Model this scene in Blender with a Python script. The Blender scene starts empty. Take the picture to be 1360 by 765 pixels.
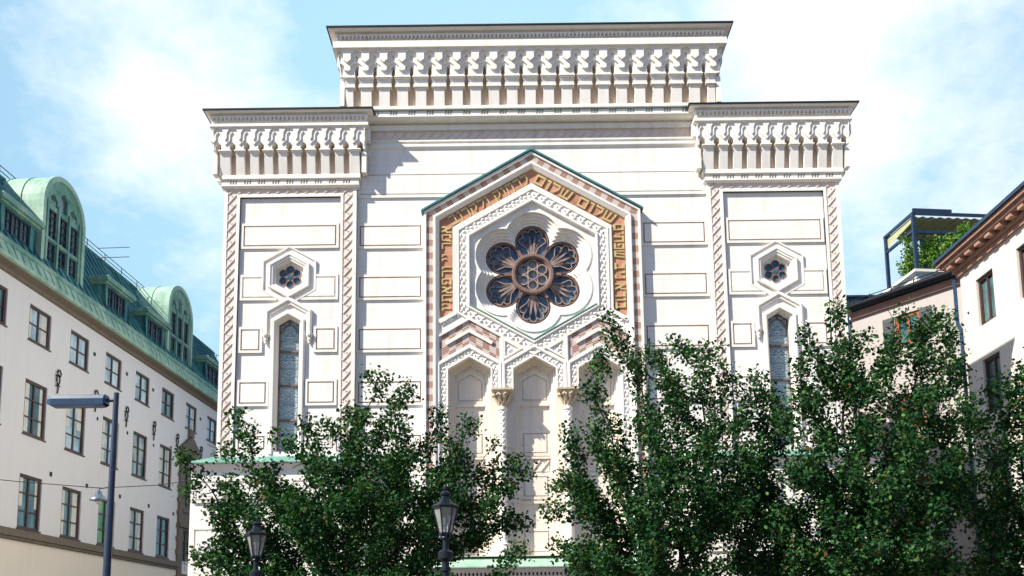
import bpy, bmesh, math, random
import numpy as np
from mathutils import Vector, Matrix
from mathutils.geometry import tessellate_polygon

random.seed(7)
SC = bpy.context.scene
COL = SC.collection
SQ = 1 / math.sqrt(3)

# ------------------------------------------------------------------ helpers
class MB:
    """collects shapes in facade coordinates: a = to the right, d = depth (minus is towards the viewer), z = up"""
    def __init__(self, side='front'):
        self.v = []; self.f = []; self.uv = []; self.side = side
    def add(self, vs, fs, uvs=None):
        o = len(self.v)
        if self.side == 'left':
            vs = [(-d, a, z) for (a, d, z) in vs]
        elif self.side == 'right':
            vs = [(d, -a, z) for (a, d, z) in vs]
        self.v += vs
        self.f += [tuple(i + o for i in f) for f in fs]
        self.uv += (uvs if uvs else [(0, 0)] * len(vs))
    def box(self, a0, a1, d0, d1, z0, z1):
        vs = [(a0, d0, z0), (a1, d0, z0), (a1, d1, z0), (a0, d1, z0), (a0, d0, z1), (a1, d0, z1), (a1, d1, z1), (a0, d1, z1)]
        self.add(vs, [(0, 1, 5, 4), (1, 2, 6, 5), (2, 3, 7, 6), (3, 0, 4, 7), (4, 5, 6, 7), (3, 2, 1, 0)])
    def plate(self, outer, holes, d0, d1, uvf=None):
        loops = [outer] + list(holes)
        tri = tessellate_polygon([[Vector((p[0], p[1], 0)) for p in l] for l in loops])
        flat = [p for l in loops for p in l]
        n = len(flat)
        vs = [(p[0], d0, p[1]) for p in flat]
        fs = []
        for t in tri:
            a, b, c = (flat[i] for i in t)
            ar = (b[0]-a[0])*(c[1]-a[1]) - (b[1]-a[1])*(c[0]-a[0])
            if abs(ar) < 1e-9: continue
            fs.append(tuple(t) if ar > 0 else (t[0], t[2], t[1]))
        uvs = [uvf(*p) for p in flat] if uvf else [(0, 0)] * n
        self.add(vs, fs, uvs)
        if d1 is None or abs(d1 - d0) < 1e-6: return
        for l, hole in [(loops[0], False)] + [(h, True) for h in loops[1:]]:
            ar = sum(l[i][0]*l[(i+1) % len(l)][1] - l[(i+1) % len(l)][0]*l[i][1] for i in range(len(l)))
            m = len(l)
            vs = [(p[0], d0, p[1]) for p in l] + [(p[0], d1, p[1]) for p in l]
            fs = []
            for i in range(m):
                j = (i + 1) % m
                q = (i, m + i, m + j, j)
                if (ar < 0) != hole: q = q[::-1]
                fs.append(q)
            self.add(vs, fs)
    def sweep(self, pts, prof, closed=False, cap=True):
        """profile (offset to the left of the path, depth) swept along a 2-D path in the facade plane with mitred corners"""
        n = len(pts); rows = []
        L = [0.0]
        for i in range(1, n): L.append(L[-1] + math.dist(pts[i], pts[i-1]))
        for i in range(n):
            p = pts[i]
            a = pts[(i-1) % n] if (closed or i > 0) else None
            b = pts[(i+1) % n] if (closed or i < n-1) else None
            ns = []
            for s, e in ((a, p), (p, b)):
                if s is None or e is None: continue
                dx, dz = e[0]-s[0], e[1]-s[1]; l = math.hypot(dx, dz)
                ns.append((-dz/l, dx/l))
            if len(ns) == 2:
                mx, mz = ns[0][0]+ns[1][0], ns[0][1]+ns[1][1]
                k = 2 / max(.2, (mx*mx+mz*mz))
                mx *= k; mz *= k
            else: mx, mz = ns[0]
            rows.append([(p[0]+mx*o, d, p[1]+mz*o) for o, d in prof])
        m = len(prof)
        cum = [0.0]
        for i in range(1, m): cum.append(cum[-1] + math.dist(prof[i], prof[i-1]))
        segs = n if closed else n-1
        for i in range(segs):
            j = (i+1) % n
            ls = math.dist(pts[i], pts[j])
            vs = rows[i] + rows[j]
            # uv kept straight along each leg
            ux = (pts[j][0]-pts[i][0])/ls; uz = (pts[j][1]-pts[i][1])/ls
            uvs = []
            for r in (rows[i], rows[j]):
                for k, q in enumerate(r):
                    uvs.append((L[i] + (q[0]-pts[i][0])*ux + (q[2]-pts[i][1])*uz, cum[k]))
            fs = [(k, k+1, m+k+1, m+k) for k in range(m-1)]
            self.add(vs, fs, uvs)
        if cap and not closed:
            self.add(rows[0], [tuple(range(m))]); self.add(rows[-1], [tuple(range(m))[::-1]])
    def strip(self, pts, w, d0, d1, closed=False):
        h = w / 2
        self.sweep(pts, [(h, d1), (h, d0), (-h, d0), (-h, d1)], closed)
    def bar3(self, p, q, w, t):
        """square bar between two 3-D points (facade coordinates)"""
        p, q = Vector(p), Vector(q); ax = (q-p).normalized()
        up = Vector((0, 0, 1)) if abs(ax.z) < .9 else Vector((0, 1, 0))
        s = ax.cross(up).normalized() * w/2; u = s.cross(ax).normalized() * t/2
        vs = [tuple(c + a*s + b*u) for c in (p, q) for a, b in ((-1, -1), (1, -1), (1, 1), (-1, 1))]
        self.add(vs, [(0, 1, 5, 4), (1, 2, 6, 5), (2, 3, 7, 6), (3, 0, 4, 7), (3, 2, 1, 0), (4, 5, 6, 7)])
    def tube(self, pts, r, n=8):
        pts = [Vector(p) for p in pts]; rows = []
        for i, p in enumerate(pts):
            ax = (pts[min(i+1, len(pts)-1)] - pts[max(i-1, 0)]).normalized()
            up = Vector((0, 0, 1)) if abs(ax.z) < .9 else Vector((0, 1, 0))
            s = ax.cross(up).normalized(); u = s.cross(ax)
            rr = r[i] if isinstance(r, (list, tuple)) else r
            rows.append([tuple(p + s*(rr*math.cos(2*math.pi*k/n)) + u*(rr*math.sin(2*math.pi*k/n))) for k in range(n)])
        m = len(pts)
        vs = [v for row in rows for v in row]
        fs = [(i*n+k, i*n+(k+1) % n, (i+1)*n+(k+1) % n, (i+1)*n+k) for i in range(m-1) for k in range(n)]
        fs += [tuple(range(n))[::-1], tuple((m-1)*n+k for k in range(n))]
        self.add(vs, fs)
    def lathe(self, ca, cd, prof, n=20, ph=0.0):
        rows = [[(ca + r*math.cos(ph+2*math.pi*k/n), cd + r*math.sin(ph+2*math.pi*k/n), z) for k in range(n)] for r, z in prof]
        m = len(prof)
        vs = [v for row in rows for v in row]
        fs = [(i*n+k, i*n+(k+1) % n, (i+1)*n+(k+1) % n, (i+1)*n+k) for i in range(m-1) for k in range(n)]
        fs += [tuple(range(n))[::-1], tuple((m-1)*n+k for k in range(n))]
        self.add(vs, fs)
    def pyramid(self, a, d, z, wa, wz, h, rot=0.0):
        c, s = math.cos(rot), math.sin(rot)
        q = [(-wa, -wz), (wa, -wz), (wa, wz), (-wa, wz)]
        vs = [(a + x*c - y*s, d, z + x*s + y*c) for x, y in q] + [(a, d-h, z)]
        self.add(vs, [(0, 1, 4), (1, 2, 4), (2, 3, 4), (3, 0, 4)])

def obj(name, mb, mat, parent=None, loc=None, smooth=False, label=None):
    me = bpy.data.meshes.new(name)
    me.from_pydata(mb.v, [], mb.f)
    uvl = me.uv_layers.new(name='UVMap')
    idx = np.empty(len(me.loops), dtype=np.int32)
    me.loops.foreach_get('vertex_index', idx)
    uvl.data.foreach_set('uv', np.array(mb.uv, dtype=np.float32)[idx].ravel())
    if smooth: me.polygons.foreach_set('use_smooth', [True]*len(me.polygons))
    me.materials.append(mat)
    me.update()
    o = bpy.data.objects.new(name, me); COL.objects.link(o)
    if parent: o.parent = parent
    if loc: o.location = loc
    if label: o['label'] = label
    return o

def smooth_by_angle(o, ang=35):
    me = o.data
    me.polygons.foreach_set('use_smooth', [True]*len(me.polygons))
    try: me.set_sharp_from_angle(angle=math.radians(ang))
    except Exception: pass
    return o

def thing(name, label, cat, loc=(0, 0, 0), rz=0.0, group=None):
    o = bpy.data.objects.new(name, None); COL.objects.link(o)
    o.location = loc; o.rotation_euler = (0, 0, rz)
    o.empty_display_size = .3
    o['label'] = label; o['category'] = cat
    if group: o['group'] = group
    return o

def dup(o, parent, loc=None, mirror=False):
    c = o.copy(); COL.objects.link(c); c.parent = parent
    if loc: c.location = loc
    for ch in list(o.children):
        dup(ch, c)
    return c

# ------------------------------------------------------------------ materials
def new_mat(name):
    m = bpy.data.materials.new(name); m.use_nodes = True
    nt = m.node_tree
    return m, nt, nt.nodes['Principled BSDF']
def N(nt, t, **k):
    n = nt.nodes.new(t)
    for a, b in k.items():
        try: setattr(n, a, b)
        except Exception: pass
    return n
def ramp(nt, fac, stops):
    r = N(nt, 'ShaderNodeValToRGB')
    el = r.color_ramp.elements
    while len(el) < len(stops): el.new(.5)
    for e, (p, c) in zip(el, stops): e.position = p; e.color = (*c, 1)
    nt.links.new(fac, r.inputs[0]); return r.outputs[0]
def mixc(nt, fac, a, b, mode='MIX'):
    m = N(nt, 'ShaderNodeMix', data_type='RGBA', blend_type=mode)
    for s, v in ((0, fac), (6, a), (7, b)):
        if hasattr(v, 'is_linked') or hasattr(v, 'links'): nt.links.new(v, m.inputs[s])
        elif s == 0: m.inputs[0].default_value = v
        else: m.inputs[s].default_value = (*v, 1)
    return m.outputs[2]
def objcoord(nt, scale=(1, 1, 1), loc=(0, 0, 0)):
    tc = N(nt, 'ShaderNodeTexCoord'); mp = N(nt, 'ShaderNodeMapping')
    mp.inputs['Scale'].default_value = scale; mp.inputs['Location'].default_value = loc
    nt.links.new(tc.outputs['Object'], mp.inputs[0]); return mp.outputs[0]
def noise(nt, vec, scale, detail=4, rough=.55):
    n = N(nt, 'ShaderNodeTexNoise'); n.inputs['Scale'].default_value = scale
    n.inputs['Detail'].default_value = detail; n.inputs['Roughness'].default_value = rough
    if vec: nt.links.new(vec, n.inputs['Vector'])
    return n.outputs['Fac']
def bump(nt, b, h, dist, strength=1.0):
    bp = N(nt, 'ShaderNodeBump'); bp.inputs['Distance'].default_value = dist; bp.inputs['Strength'].default_value = strength
    nt.links.new(h, bp.inputs['Height']); nt.links.new(bp.outputs[0], b.inputs['Normal'])

def stucco(name, c, dirt, joints=False, rough=.85, dirt_amt=.35, plane='xz', grain=.006):
    m, nt, b = new_mat(name)
    v = objcoord(nt)
    streak = noise(nt, objcoord(nt, (3.0, 3.0, .35)), 1.3, 5, .6)
    blot = noise(nt, v, .9, 5, .6)
    f1 = ramp(nt, streak, [(.46, (0, 0, 0)), (.80, (dirt_amt,)*3)])
    f2 = ramp(nt, blot, [(.40, (0, 0, 0)), (.85, (dirt_amt*.8,)*3)])
    col = mixc(nt, f1, c, dirt)
    col = mixc(nt, f2, col, tuple(x*.93 for x in c))
    if joints:
        sep = N(nt, 'ShaderNodeSeparateXYZ'); nt.links.new(v, sep.inputs[0])
        cmb = N(nt, 'ShaderNodeCombineXYZ')
        nt.links.new(sep.outputs[0], cmb.inputs[0])
        ad = N(nt, 'ShaderNodeMath', operation='ADD'); ad.inputs[1].default_value = -.213
        nt.links.new(sep.outputs[2], ad.inputs[0]); nt.links.new(ad.outputs[0], cmb.inputs[1])
        br = N(nt, 'ShaderNodeTexBrick'); nt.links.new(cmb.outputs[0], br.inputs['Vector'])
        br.inputs['Scale'].default_value = 1; br.inputs['Mortar Size'].default_value = .011
        br.inputs['Mortar Smooth'].default_value = .3
        br.inputs['Brick Width'].default_value = 1.25; br.inputs['Row Height'].default_value = .3117
        br.inputs['Color1'].default_value = (.993, .993, .993, 1); br.inputs['Color2'].default_value = (1, .99, .985, 1)
        br.inputs['Mortar'].default_value = (.91, .895, .88, 1)
        col = mixc(nt, 1.0, col, br.outputs[0], 'MULTIPLY')
    nt.links.new(col, b.inputs['Base Color'])
    b.inputs['Roughness'].default_value = rough
    b.inputs['Specular IOR Level'].default_value = .25
    bump(nt, b, noise(nt, v, 28, 4, .6), grain, .6)
    return m

def plain(name, c, rough=.6, metal=0.0, var=.25, scale=4.0, spec=.4, bmp=.003):
    m, nt, b = new_mat(name)
    v = objcoord(nt)
    f = noise(nt, v, scale, 5, .6)
    col = ramp(nt, f, [(.25, tuple(x*(1-var) for x in c)), (.75, tuple(min(1, x*(1+var)) for x in c))])
    nt.links.new(col, b.inputs['Base Color'])
    b.inputs['Roughness'].default_value = rough; b.inputs['Metallic'].default_value = metal
    b.inputs['Specular IOR Level'].default_value = spec
    if bmp: bump(nt, b, noise(nt, v, scale*8, 3), bmp, .5)
    return m

def copper(name, base, dark, light):
    m, nt, b = new_mat(name)
    v = objcoord(nt)
    f = noise(nt, objcoord(nt, (1.2, 1.2, .5)), 1.1, 6, .65)
    col = ramp(nt, f, [(.28, dark), (.5, base), (.72, light)])
    g = noise(nt, v, 9, 4, .6)
    col = mixc(nt, ramp(nt, g, [(.5, (0, 0, 0)), (.8, (.45,)*3)]), col, light)
    st = noise(nt, objcoord(nt, (5.0, 5.0, .5)), 1.6, 5, .65)
    col = mixc(nt, ramp(nt, st, [(.56, (0, 0, 0)), (.72, (.55,)*3)]), col, (.075, .085, .055))
    nt.links.new(col, b.inputs['Base Color'])
    b.inputs['Roughness'].default_value = .62; b.inputs['Specular IOR Level'].default_value = .35
    bump(nt, b, noise(nt, v, 6, 3), .01, .5)
    return m

def glass(name, dark, light, rough=.08, scale=1.5, spec=.6, stretch=(1, 1, .6)):
    m, nt, b = new_mat(name)
    f = noise(nt, objcoord(nt, stretch), scale, 4, .6)
    col = ramp(nt, f, [(.35, dark), (.5, tuple((a+c)/2 for a, c in zip(dark, light))), (.62, light)])
    nt.links.new(col, b.inputs['Base Color'])
    b.inputs['Roughness'].default_value = rough; b.inputs['Specular IOR Level'].default_value = spec
    bump(nt, b, noise(nt, objcoord(nt), 3.0, 2), .004, .4)
    return m

def pattern_mat(name):
    """brick-red and cream blocks of diagonal ribs, along the uv of a band"""
    m, nt, b = new_mat(name)
    uvn = N(nt, 'ShaderNodeUVMap'); sep = N(nt, 'ShaderNodeSeparateXYZ')
    nt.links.new(uvn.outputs[0], sep.inputs[0])
    U, V = sep.outputs[0], sep.outputs[1]
    def M(op, a, c=None):
        n = N(nt, 'ShaderNodeMath', operation=op)
        for i, x in enumerate((a, c)):
            if x is None: continue
            if isinstance(x, (int, float)): n.inputs[i].default_value = x
            else: nt.links.new(x, n.inputs[i])
        return n.outputs[0]
    vrow = M('MODULO', M('FLOOR', M('DIVIDE', V, .26)), 2.0)
    ush = M('ADD', U, M('MULTIPLY', vrow, .23))
    blk = M('GREATER_THAN', M('FRACT', M('DIVIDE', ush, .46)), .5)      # 0 / 1 blocks
    sg = M('SUBTRACT', M('MULTIPLY', blk, 2.0), 1.0)
    lin = M('FRACT', M('DIVIDE', M('ADD', M('MULTIPLY', U, sg), V), .072))
    st = M('GREATER_THAN', lin, .42)
    cream = (.74, .66, .60)
    c0 = mixc(nt, st, cream, (.46, .37, .32))  # greyish lines paint the shadow between the cream ribs
    c1 = mixc(nt, st, (.57, .40, .33), (.24, .105, .07))
    col = mixc(nt, blk, c0, c1)
    nt.links.new(col, b.inputs['Base Color'])
    b.inputs['Roughness'].default_value = .85
    inv = M('SUBTRACT', 1.0, st)
    bump(nt, b, inv, .02, .8)
    return m

def damask_mat(name):
    """pale leaded glass with mirrored scrollwork"""
    m, nt, b = new_mat(name)
    v = objcoord(nt)
    sep = N(nt, 'ShaderNodeSeparateXYZ'); nt.links.new(v, sep.inputs[0])
    ab = N(nt, 'ShaderNodeMath', operation='ABSOLUTE'); nt.links.new(sep.outputs[0], ab.inputs[0])
    pp = N(nt, 'ShaderNodeMath', operation='PINGPONG'); nt.links.new(sep.outputs[2], pp.inputs[0]); pp.inputs[1].default_value = .61
    cmb = N(nt, 'ShaderNodeCombineXYZ'); nt.links.new(ab.outputs[0], cmb.inputs[0]); nt.links.new(sep.outputs[2], cmb.inputs[1])
    w = N(nt, 'ShaderNodeTexWave', wave_type='RINGS', rings_direction='SPHERICAL')
    w.inputs['Scale'].default_value = 3.2; w.inputs['Distortion'].default_value = 9.0
    w.inputs['Detail'].default_value = 1.0; w.inputs['Detail Scale'].default_value = 2.2
    nt.links.new(cmb.outputs[0], w.inputs['Vector'])
    n2 = noise(nt, cmb.outputs[0], 2.4, 3)
    base = ramp(nt, n2, [(.35, (.11, .19, .23)), (.65, (.24, .34, .37))])
    lines = ramp(nt, w.outputs['Fac'], [(.30, (.85,)*3), (.5, (0, 0, 0))])
    col = mixc(nt, lines, base, (.44, .50, .50))
    nt.links.new(col, b.inputs['Base Color'])
    b.inputs['Roughness'].default_value = .3; b.inputs['Specular IOR Level'].default_value = .5
    bump(nt, b, w.outputs['Fac'], .01, .6)
    return m

def leaf_mat(name, cols):
    m, nt, b = new_mat(name)
    g = N(nt, 'ShaderNodeNewGeometry')
    col = ramp(nt, g.outputs['Random Per Island'], cols)
    nt.links.new(col, b.inputs['Base Color'])
    b.inputs['Roughness'].default_value = .55; b.inputs['Specular IOR Level'].default_value = .12
    tr = N(nt, 'ShaderNodeBsdfTranslucent')
    tcol = mixc(nt, 1.0, col, (1.5, 1.7, .6), 'MULTIPLY'); nt.links.new(tcol, tr.inputs[0])
    mx = N(nt, 'ShaderNodeMixShader'); mx.inputs[0].default_value = .22
    out = nt.nodes['Material Output']
    nt.links.new(b.outputs[0], mx.inputs[1]); nt.links.new(tr.outputs[0], mx.inputs[2]); nt.links.new(mx.outputs[0], out.inputs[0])
    return m

WALLC = (.82, .788, .735)
M_wall = stucco('cream_stucco_coursed', WALLC, (.55, .46, .39), joints=True, dirt_amt=.38)
M_trim = stucco('cream_stucco_trim', (.82, .783, .722), (.52, .42, .34), dirt_amt=.40)
M_slot = stucco('slot_bounce_tan', (.64, .49, .36), (.40, .29, .20), dirt_amt=.5)  # tan stands in for warm bounced light in the shaded slots
M_frieze = stucco('pinkish_frieze_stone', (.76, .645, .57), (.50, .37, .29), dirt_amt=.5)
M_niche = stucco('niche_bounce_stucco', (.79, .70, .60), (.55, .44, .34), dirt_amt=.5)  # niche stucco, warm bounce of its shaded parts put into the beige
M_groove = plain('tan_groove_lining', (.40, .265, .20), .85, var=.25, scale=5, spec=.1)
M_stone = stucco('tan_capital_stone', (.58, .47, .34), (.30, .22, .14), dirt_amt=.6)
M_terra = plain('terracotta_field', (.47, .23, .145), .85, var=.35, scale=3, spec=.2)
M_gold = plain('gilded_letters', (.62, .48, .22), .42, metal=.25, var=.15, scale=5)
M_pat = pattern_mat('red_cream_ribbed_blocks')
M_verd = copper('verdigris_copper', (.13, .28, .22), (.06, .17, .14), (.30, .42, .34))
M_verdpale = copper('pale_verdigris', (.27, .44, .33), (.13, .27, .21), (.42, .57, .44))
M_verddeep = copper('deep_verdigris', (.035, .16, .175), (.015, .075, .11), (.12, .33, .29))
M_trac = plain('brown_tracery', (.185, .115, .098), .7, var=.3, scale=5)
M_petal = plain('grey_tan_tracery', (.33, .245, .215), .75, var=.25, scale=6)
M_rose = glass('rose_glass', (.008, .022, .050), (.12, .19, .24), .07, 1.9)
M_rosemid = glass('medallion_glass', (.13, .16, .18), (.33, .34, .35), .3, 9)
M_small = glass('star_glass', (.015, .05, .08), (.09, .18, .24), .1, 4)
M_damask = damask_mat('scrollwork_glass')
M_roofedge = plain('dark_roof_metal', (.030, .028, .026), .5, metal=.3)
M_lwall = stucco('grey_white_render', (.70, .695, .69), (.52, .50, .48), dirt_amt=.25)
M_lbase = stucco('cream_render', (.76, .70, .60), (.6, .55, .47), dirt_amt=.3)
M_band = stucco('brown_stone', (.17, .145, .115), (.09, .07, .055), dirt_amt=.6)
M_wframe = plain('dark_brown_frame', (.055, .030, .026), .5)
M_wglass = glass('window_glass', (.02, .055, .065), (.12, .21, .21), .04, .9, .7)
M_curtain = glass('window_glass_curtained', (.04, .10, .09), (.42, .46, .42), .06, 1.3, .7, (1, 1, .35))
M_skyglass = glass('window_glass_painted_sky', (.14, .24, .28), (.56, .70, .75), .04, 1.1, .8, (1, 1, .5))  # pale sky reflection put into the glass colour
M_greenglass = glass('window_glass_green', (.03, .12, .03), (.20, .42, .12), .06, 1.0, .6)
M_dframe = plain('blue_black_frame', (.022, .035, .055), .45)
M_cloth = plain('curtain_cloth', (.62, .62, .56), .85, var=.12, scale=3, spec=.1)
M_iron = plain('black_iron', (.012, .012, .014), .5, metal=.4)
M_blue = plain('dark_blue_paint', (.014, .030, .062), .42, var=.3, scale=6, spec=.5)
M_bluearm = plain('blue_lamp_housing', (.012, .042, .095), .4, var=.4, scale=9, spec=.5)
M_lampmetal = plain('lantern_metal', (.014, .020, .028), .4, metal=.5)
M_hood = plain('grey_lamp_shade', (.16, .19, .24), .35, metal=.5)
M_rwall = stucco('beige_house_render', (.40, .365, .34), (.34, .30, .27), dirt_amt=.35)
M_rtrim = plain('red_brown_cornice', (.34, .19, .14), .8)
M_rwhite = stucco('white_house_render', (.60, .56, .51), (.5, .46, .4), dirt_amt=.25)
M_slate = plain('dark_blue_roof_sheet', (.030, .060, .095), .45, metal=.3, var=.2, scale=1.5)
M_shutter = plain('rust_red_timber', (.26, .070, .032), .6)
M_shutgrey = plain('grey_shutter_paint', (.06, .065, .07), .6)
M_awning = plain('olive_awning', (.36, .37, .22), .8, var=.12, scale=2, spec=.1)
M_asphalt = plain('park_gravel', (.14, .115, .09), .95, var=.2, scale=20, spec=.1, bmp=.01)
M_paving = plain('granite_paving', (.20, .17, .14), .85, var=.25, scale=8)
M_bark = plain('bark', (.045, .034, .026), .9, var=.4, scale=14, spec=.15, bmp=.02)
GREENS = [(0.0, (.007, .031, .013)), (.42, (.013, .055, .020)), (.76, (.029, .096, .028)), (.94, (.085, .180, .044)), (1.0, (.110, .045, .022))]
M_leaf = leaf_mat('dark_green_leaves', GREENS)
M_leaf2 = leaf_mat('fresh_green_leaves', [(0.0, (.05, .12, .02)), (.5, (.10, .22, .035)), (1.0, (.22, .34, .07))])
M_pane = None
def clear_pane():
    m, nt, b = new_mat('lantern_pane')
    v = noise(nt, objcoord(nt), 5, 3)
    nt.links.new(ramp(nt, v, [(.3, (.40, .40, .36)), (.7, (.62, .62, .56))]), b.inputs['Base Color'])
    b.inputs['Roughness'].default_value = .12; b.inputs['Alpha'].default_value = .42
    return m
M_pane = clear_pane()

# ------------------------------------------------------------------ camera, light, sky
RHO = math.radians(-.70); PITCH = math.radians(7.65)
cam = bpy.data.cameras.new('camera'); cam_o = bpy.data.objects.new('camera', cam); COL.objects.link(cam_o)
cam.sensor_fit = 'HORIZONTAL'; cam.sensor_width = 36; cam.lens = 36*1200/1360
Rm = Matrix.Rotation(math.pi/2 + PITCH, 4, 'X') @ Matrix.Rotation(RHO, 4, 'Z')
cam_o.matrix_world = Matrix.Translation((0, 0, 1.6)) @ Rm
cam.shift_x = 0.0; cam.shift_y = (689 - 382.5) / 1360
cam.clip_start = .1; cam.clip_end = 3000
SC.camera = cam_o
def rayd(u, v):
    """unit direction of a place in the sky, used to set where the clouds stand"""
    d = Rm.to_3x3() @ Vector(((u-680)/1200, (689-v)/1200, -1)); return d.normalized()

to_sun = Vector((-1.24, -.70, 1.30)).normalized()
sun = bpy.data.lights.new('sun', 'SUN'); sun.energy = 4.3; sun.angle = math.radians(.53); sun.color = (1.0, .938, .835)
sun_o = bpy.data.objects.new('sun', sun); COL.objects.link(sun_o)
sun_o.rotation_euler = to_sun.to_track_quat('Z', 'Y').to_euler()
sun_o.location = (-40, -20, 60)

W = bpy.data.worlds.new('World'); SC.world = W; W.use_nodes = True
nt = W.node_tree; nt.nodes.clear()
out = N(nt, 'ShaderNodeOutputWorld'); bg = N(nt, 'ShaderNodeBackground')
sky = N(nt, 'ShaderNodeTexSky', sky_type='NISHITA'); sky.sun_disc = False
sky.sun_elevation = math.asin(to_sun.z); sky.sun_rotation = math.atan2(to_sun.x, to_sun.y)
sky.air_density = 1.0; sky.dust_density = .6; sky.ozone_density = 1.0
tc = N(nt, 'ShaderNodeTexCoord')
sepd = N(nt, 'ShaderNodeSeparateXYZ'); nt.links.new(tc.outputs['Generated'], sepd.inputs[0])
def WM(op, a, c=None):
    n = N(nt, 'ShaderNodeMath', operation=op)
    for i, x in enumerate((a, c)):
        if x is None: continue
        if isinstance(x, (int, float)): n.inputs[i].default_value = x
        else: nt.links.new(x, n.inputs[i])
    return n.outputs[0]
zz = WM('ADD', WM('MAXIMUM', sepd.outputs[2], 0.0), .22)
cmb = N(nt, 'ShaderNodeCombineXYZ')
nt.links.new(WM('DIVIDE', sepd.outputs[0], zz), cmb.inputs[0]); nt.links.new(WM('DIVIDE', sepd.outputs[1], zz), cmb.inputs[1])
n1 = noise(nt, cmb.outputs[0], 3.4, 11, .66)
n2 = noise(nt, tc.outputs['Generated'], 7.0, 10, .62)
fld = WM('ADD', WM('ADD', WM('MULTIPLY', n1, .85), WM('MULTIPLY', n2, .75)), -.47)
def blob(u, v, rad, amt):
    d = rayd(u, v)
    vm = N(nt, 'ShaderNodeVectorMath', operation='DISTANCE'); nt.links.new(tc.outputs['Generated'], vm.inputs[0]); vm.inputs[1].default_value = d
    mr = N(nt, 'ShaderNodeMapRange', interpolation_type='SMOOTHSTEP'); nt.links.new(vm.outputs['Value'], mr.inputs[0])
    mr.inputs[1].default_value = rad; mr.inputs[2].default_value = 0; mr.inputs[3].default_value = 0; mr.inputs[4].default_value = amt
    return mr.outputs[0]
for b_ in (blob(330, 130, .24, .29), blob(170, 180, .18, .18), blob(1180, 150, .46, .30), blob(1020, 20, .28, .20), blob(150, 300, .12, -.12), blob(120, 60, .08, -.12),
           blob(420, 60, .09, -.10), blob(650, 5, .14, -.10), blob(285, 340, .05, .14), blob(250, 400, .10, .10), blob(1160, 340, .10, -.05)):
    fld = WM('ADD', fld, b_)
cl = ramp(nt, fld, [(.40, (0, 0, 0)), (.56, (.40,)*3), (.74, (.85,)*3), (.95, (1, 1, 1))])
haze_c = mixc(nt, blob(680, 300, 1.35, .88), mixc(nt, 1.0, sky.outputs[0], (.92, 1.12, 1.45), 'MULTIPLY'), (5.9, 9.5, 11.5))
colr = mixc(nt, WM('MULTIPLY', cl, .88), haze_c, (11.6, 12.0, 12.4))
nt.links.new(colr, bg.inputs[0]); bg.inputs[1].default_value = .05
nt.links.new(bg.outputs[0], out.inputs[0])
vs = SC.view_settings
vs.view_transform = 'Standard'; vs.look = 'None'; vs.gamma = 1; vs.use_curve_mapping = False; vs.exposure = 1.06
SC.render.film_transparent = False

# ------------------------------------------------------------------ ground
def structure(name, mb, mat):
    o = obj(name, mb, mat); o['kind'] = 'structure'; return o
g = MB(); g.add([(-700, -700, 0), (700, -700, 0), (700, 700, 0), (-700, 700, 0)], [(0, 1, 2, 3)]); structure('ground', g, M_asphalt)
g = MB(); g.box(-14.5, 15.5, 26.5, 29.3, .004, .12); structure('pavement', g, M_paving)

# ================================================================== THE SYNAGOGUE
SY = thing('synagogue', 'large cream stuccoed synagogue with flanking towers, rose window and bracketed cornices', 'synagogue', (.83, 30, 0))
ZC = 14.26
def pent(w, zb): return [(-w, zb), (-w, ZC+w*SQ), (0, ZC+2*w*SQ), (w, ZC+w*SQ), (w, zb)]
def hexa(cx, cz, w): return [(cx-w, cz-w*SQ), (cx, cz-2*w*SQ), (cx+w, cz-w*SQ), (cx+w, cz+w*SQ), (cx, cz+2*w*SQ), (cx-w, cz+w*SQ)]
def rect(x0, x1, z0, z1): return [(x0, z0), (x1, z0), (x1, z1), (x0, z1)]
def arch(c, hw, zs, zb): return [(c-hw, zb), (c+hw, zb), (c+hw, zs), (c, zs+hw*SQ), (c-hw, zs)]
BT = [17.98 - 1.872*k for k in range(6)]; BH = .92

def block(mb, x0, x1, z0, z1, yb, h=.055, inset=.085, g=.05, gd=.045):
    """raised panel with a sunk line round its middle field"""
    mb.plate(rect(x0, x1, z0, z1), [rect(x0+inset, x1-inset, z0+inset, z1-inset)], yb-h, yb)
    i = inset+g
    mb.plate(rect(x0+i, x1-i, z0+i, z1-i), [], yb-h+.002, yb-.003)

def groove(x0, x1, z0, z1, yb, parent, inset=.085, g=.05):
    """tan lining of the sunk line of a panel"""
    m_ = MB(); i, k = inset+.003, inset+g-.003
    m_.plate(rect(x0+i, x1-i, z0+i, z1-i), [rect(x0+k, x1-k, z0+k, z1-k)], yb-.016, yb+.002)
    return obj('panel_groove', m_, M_groove, parent)

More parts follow.
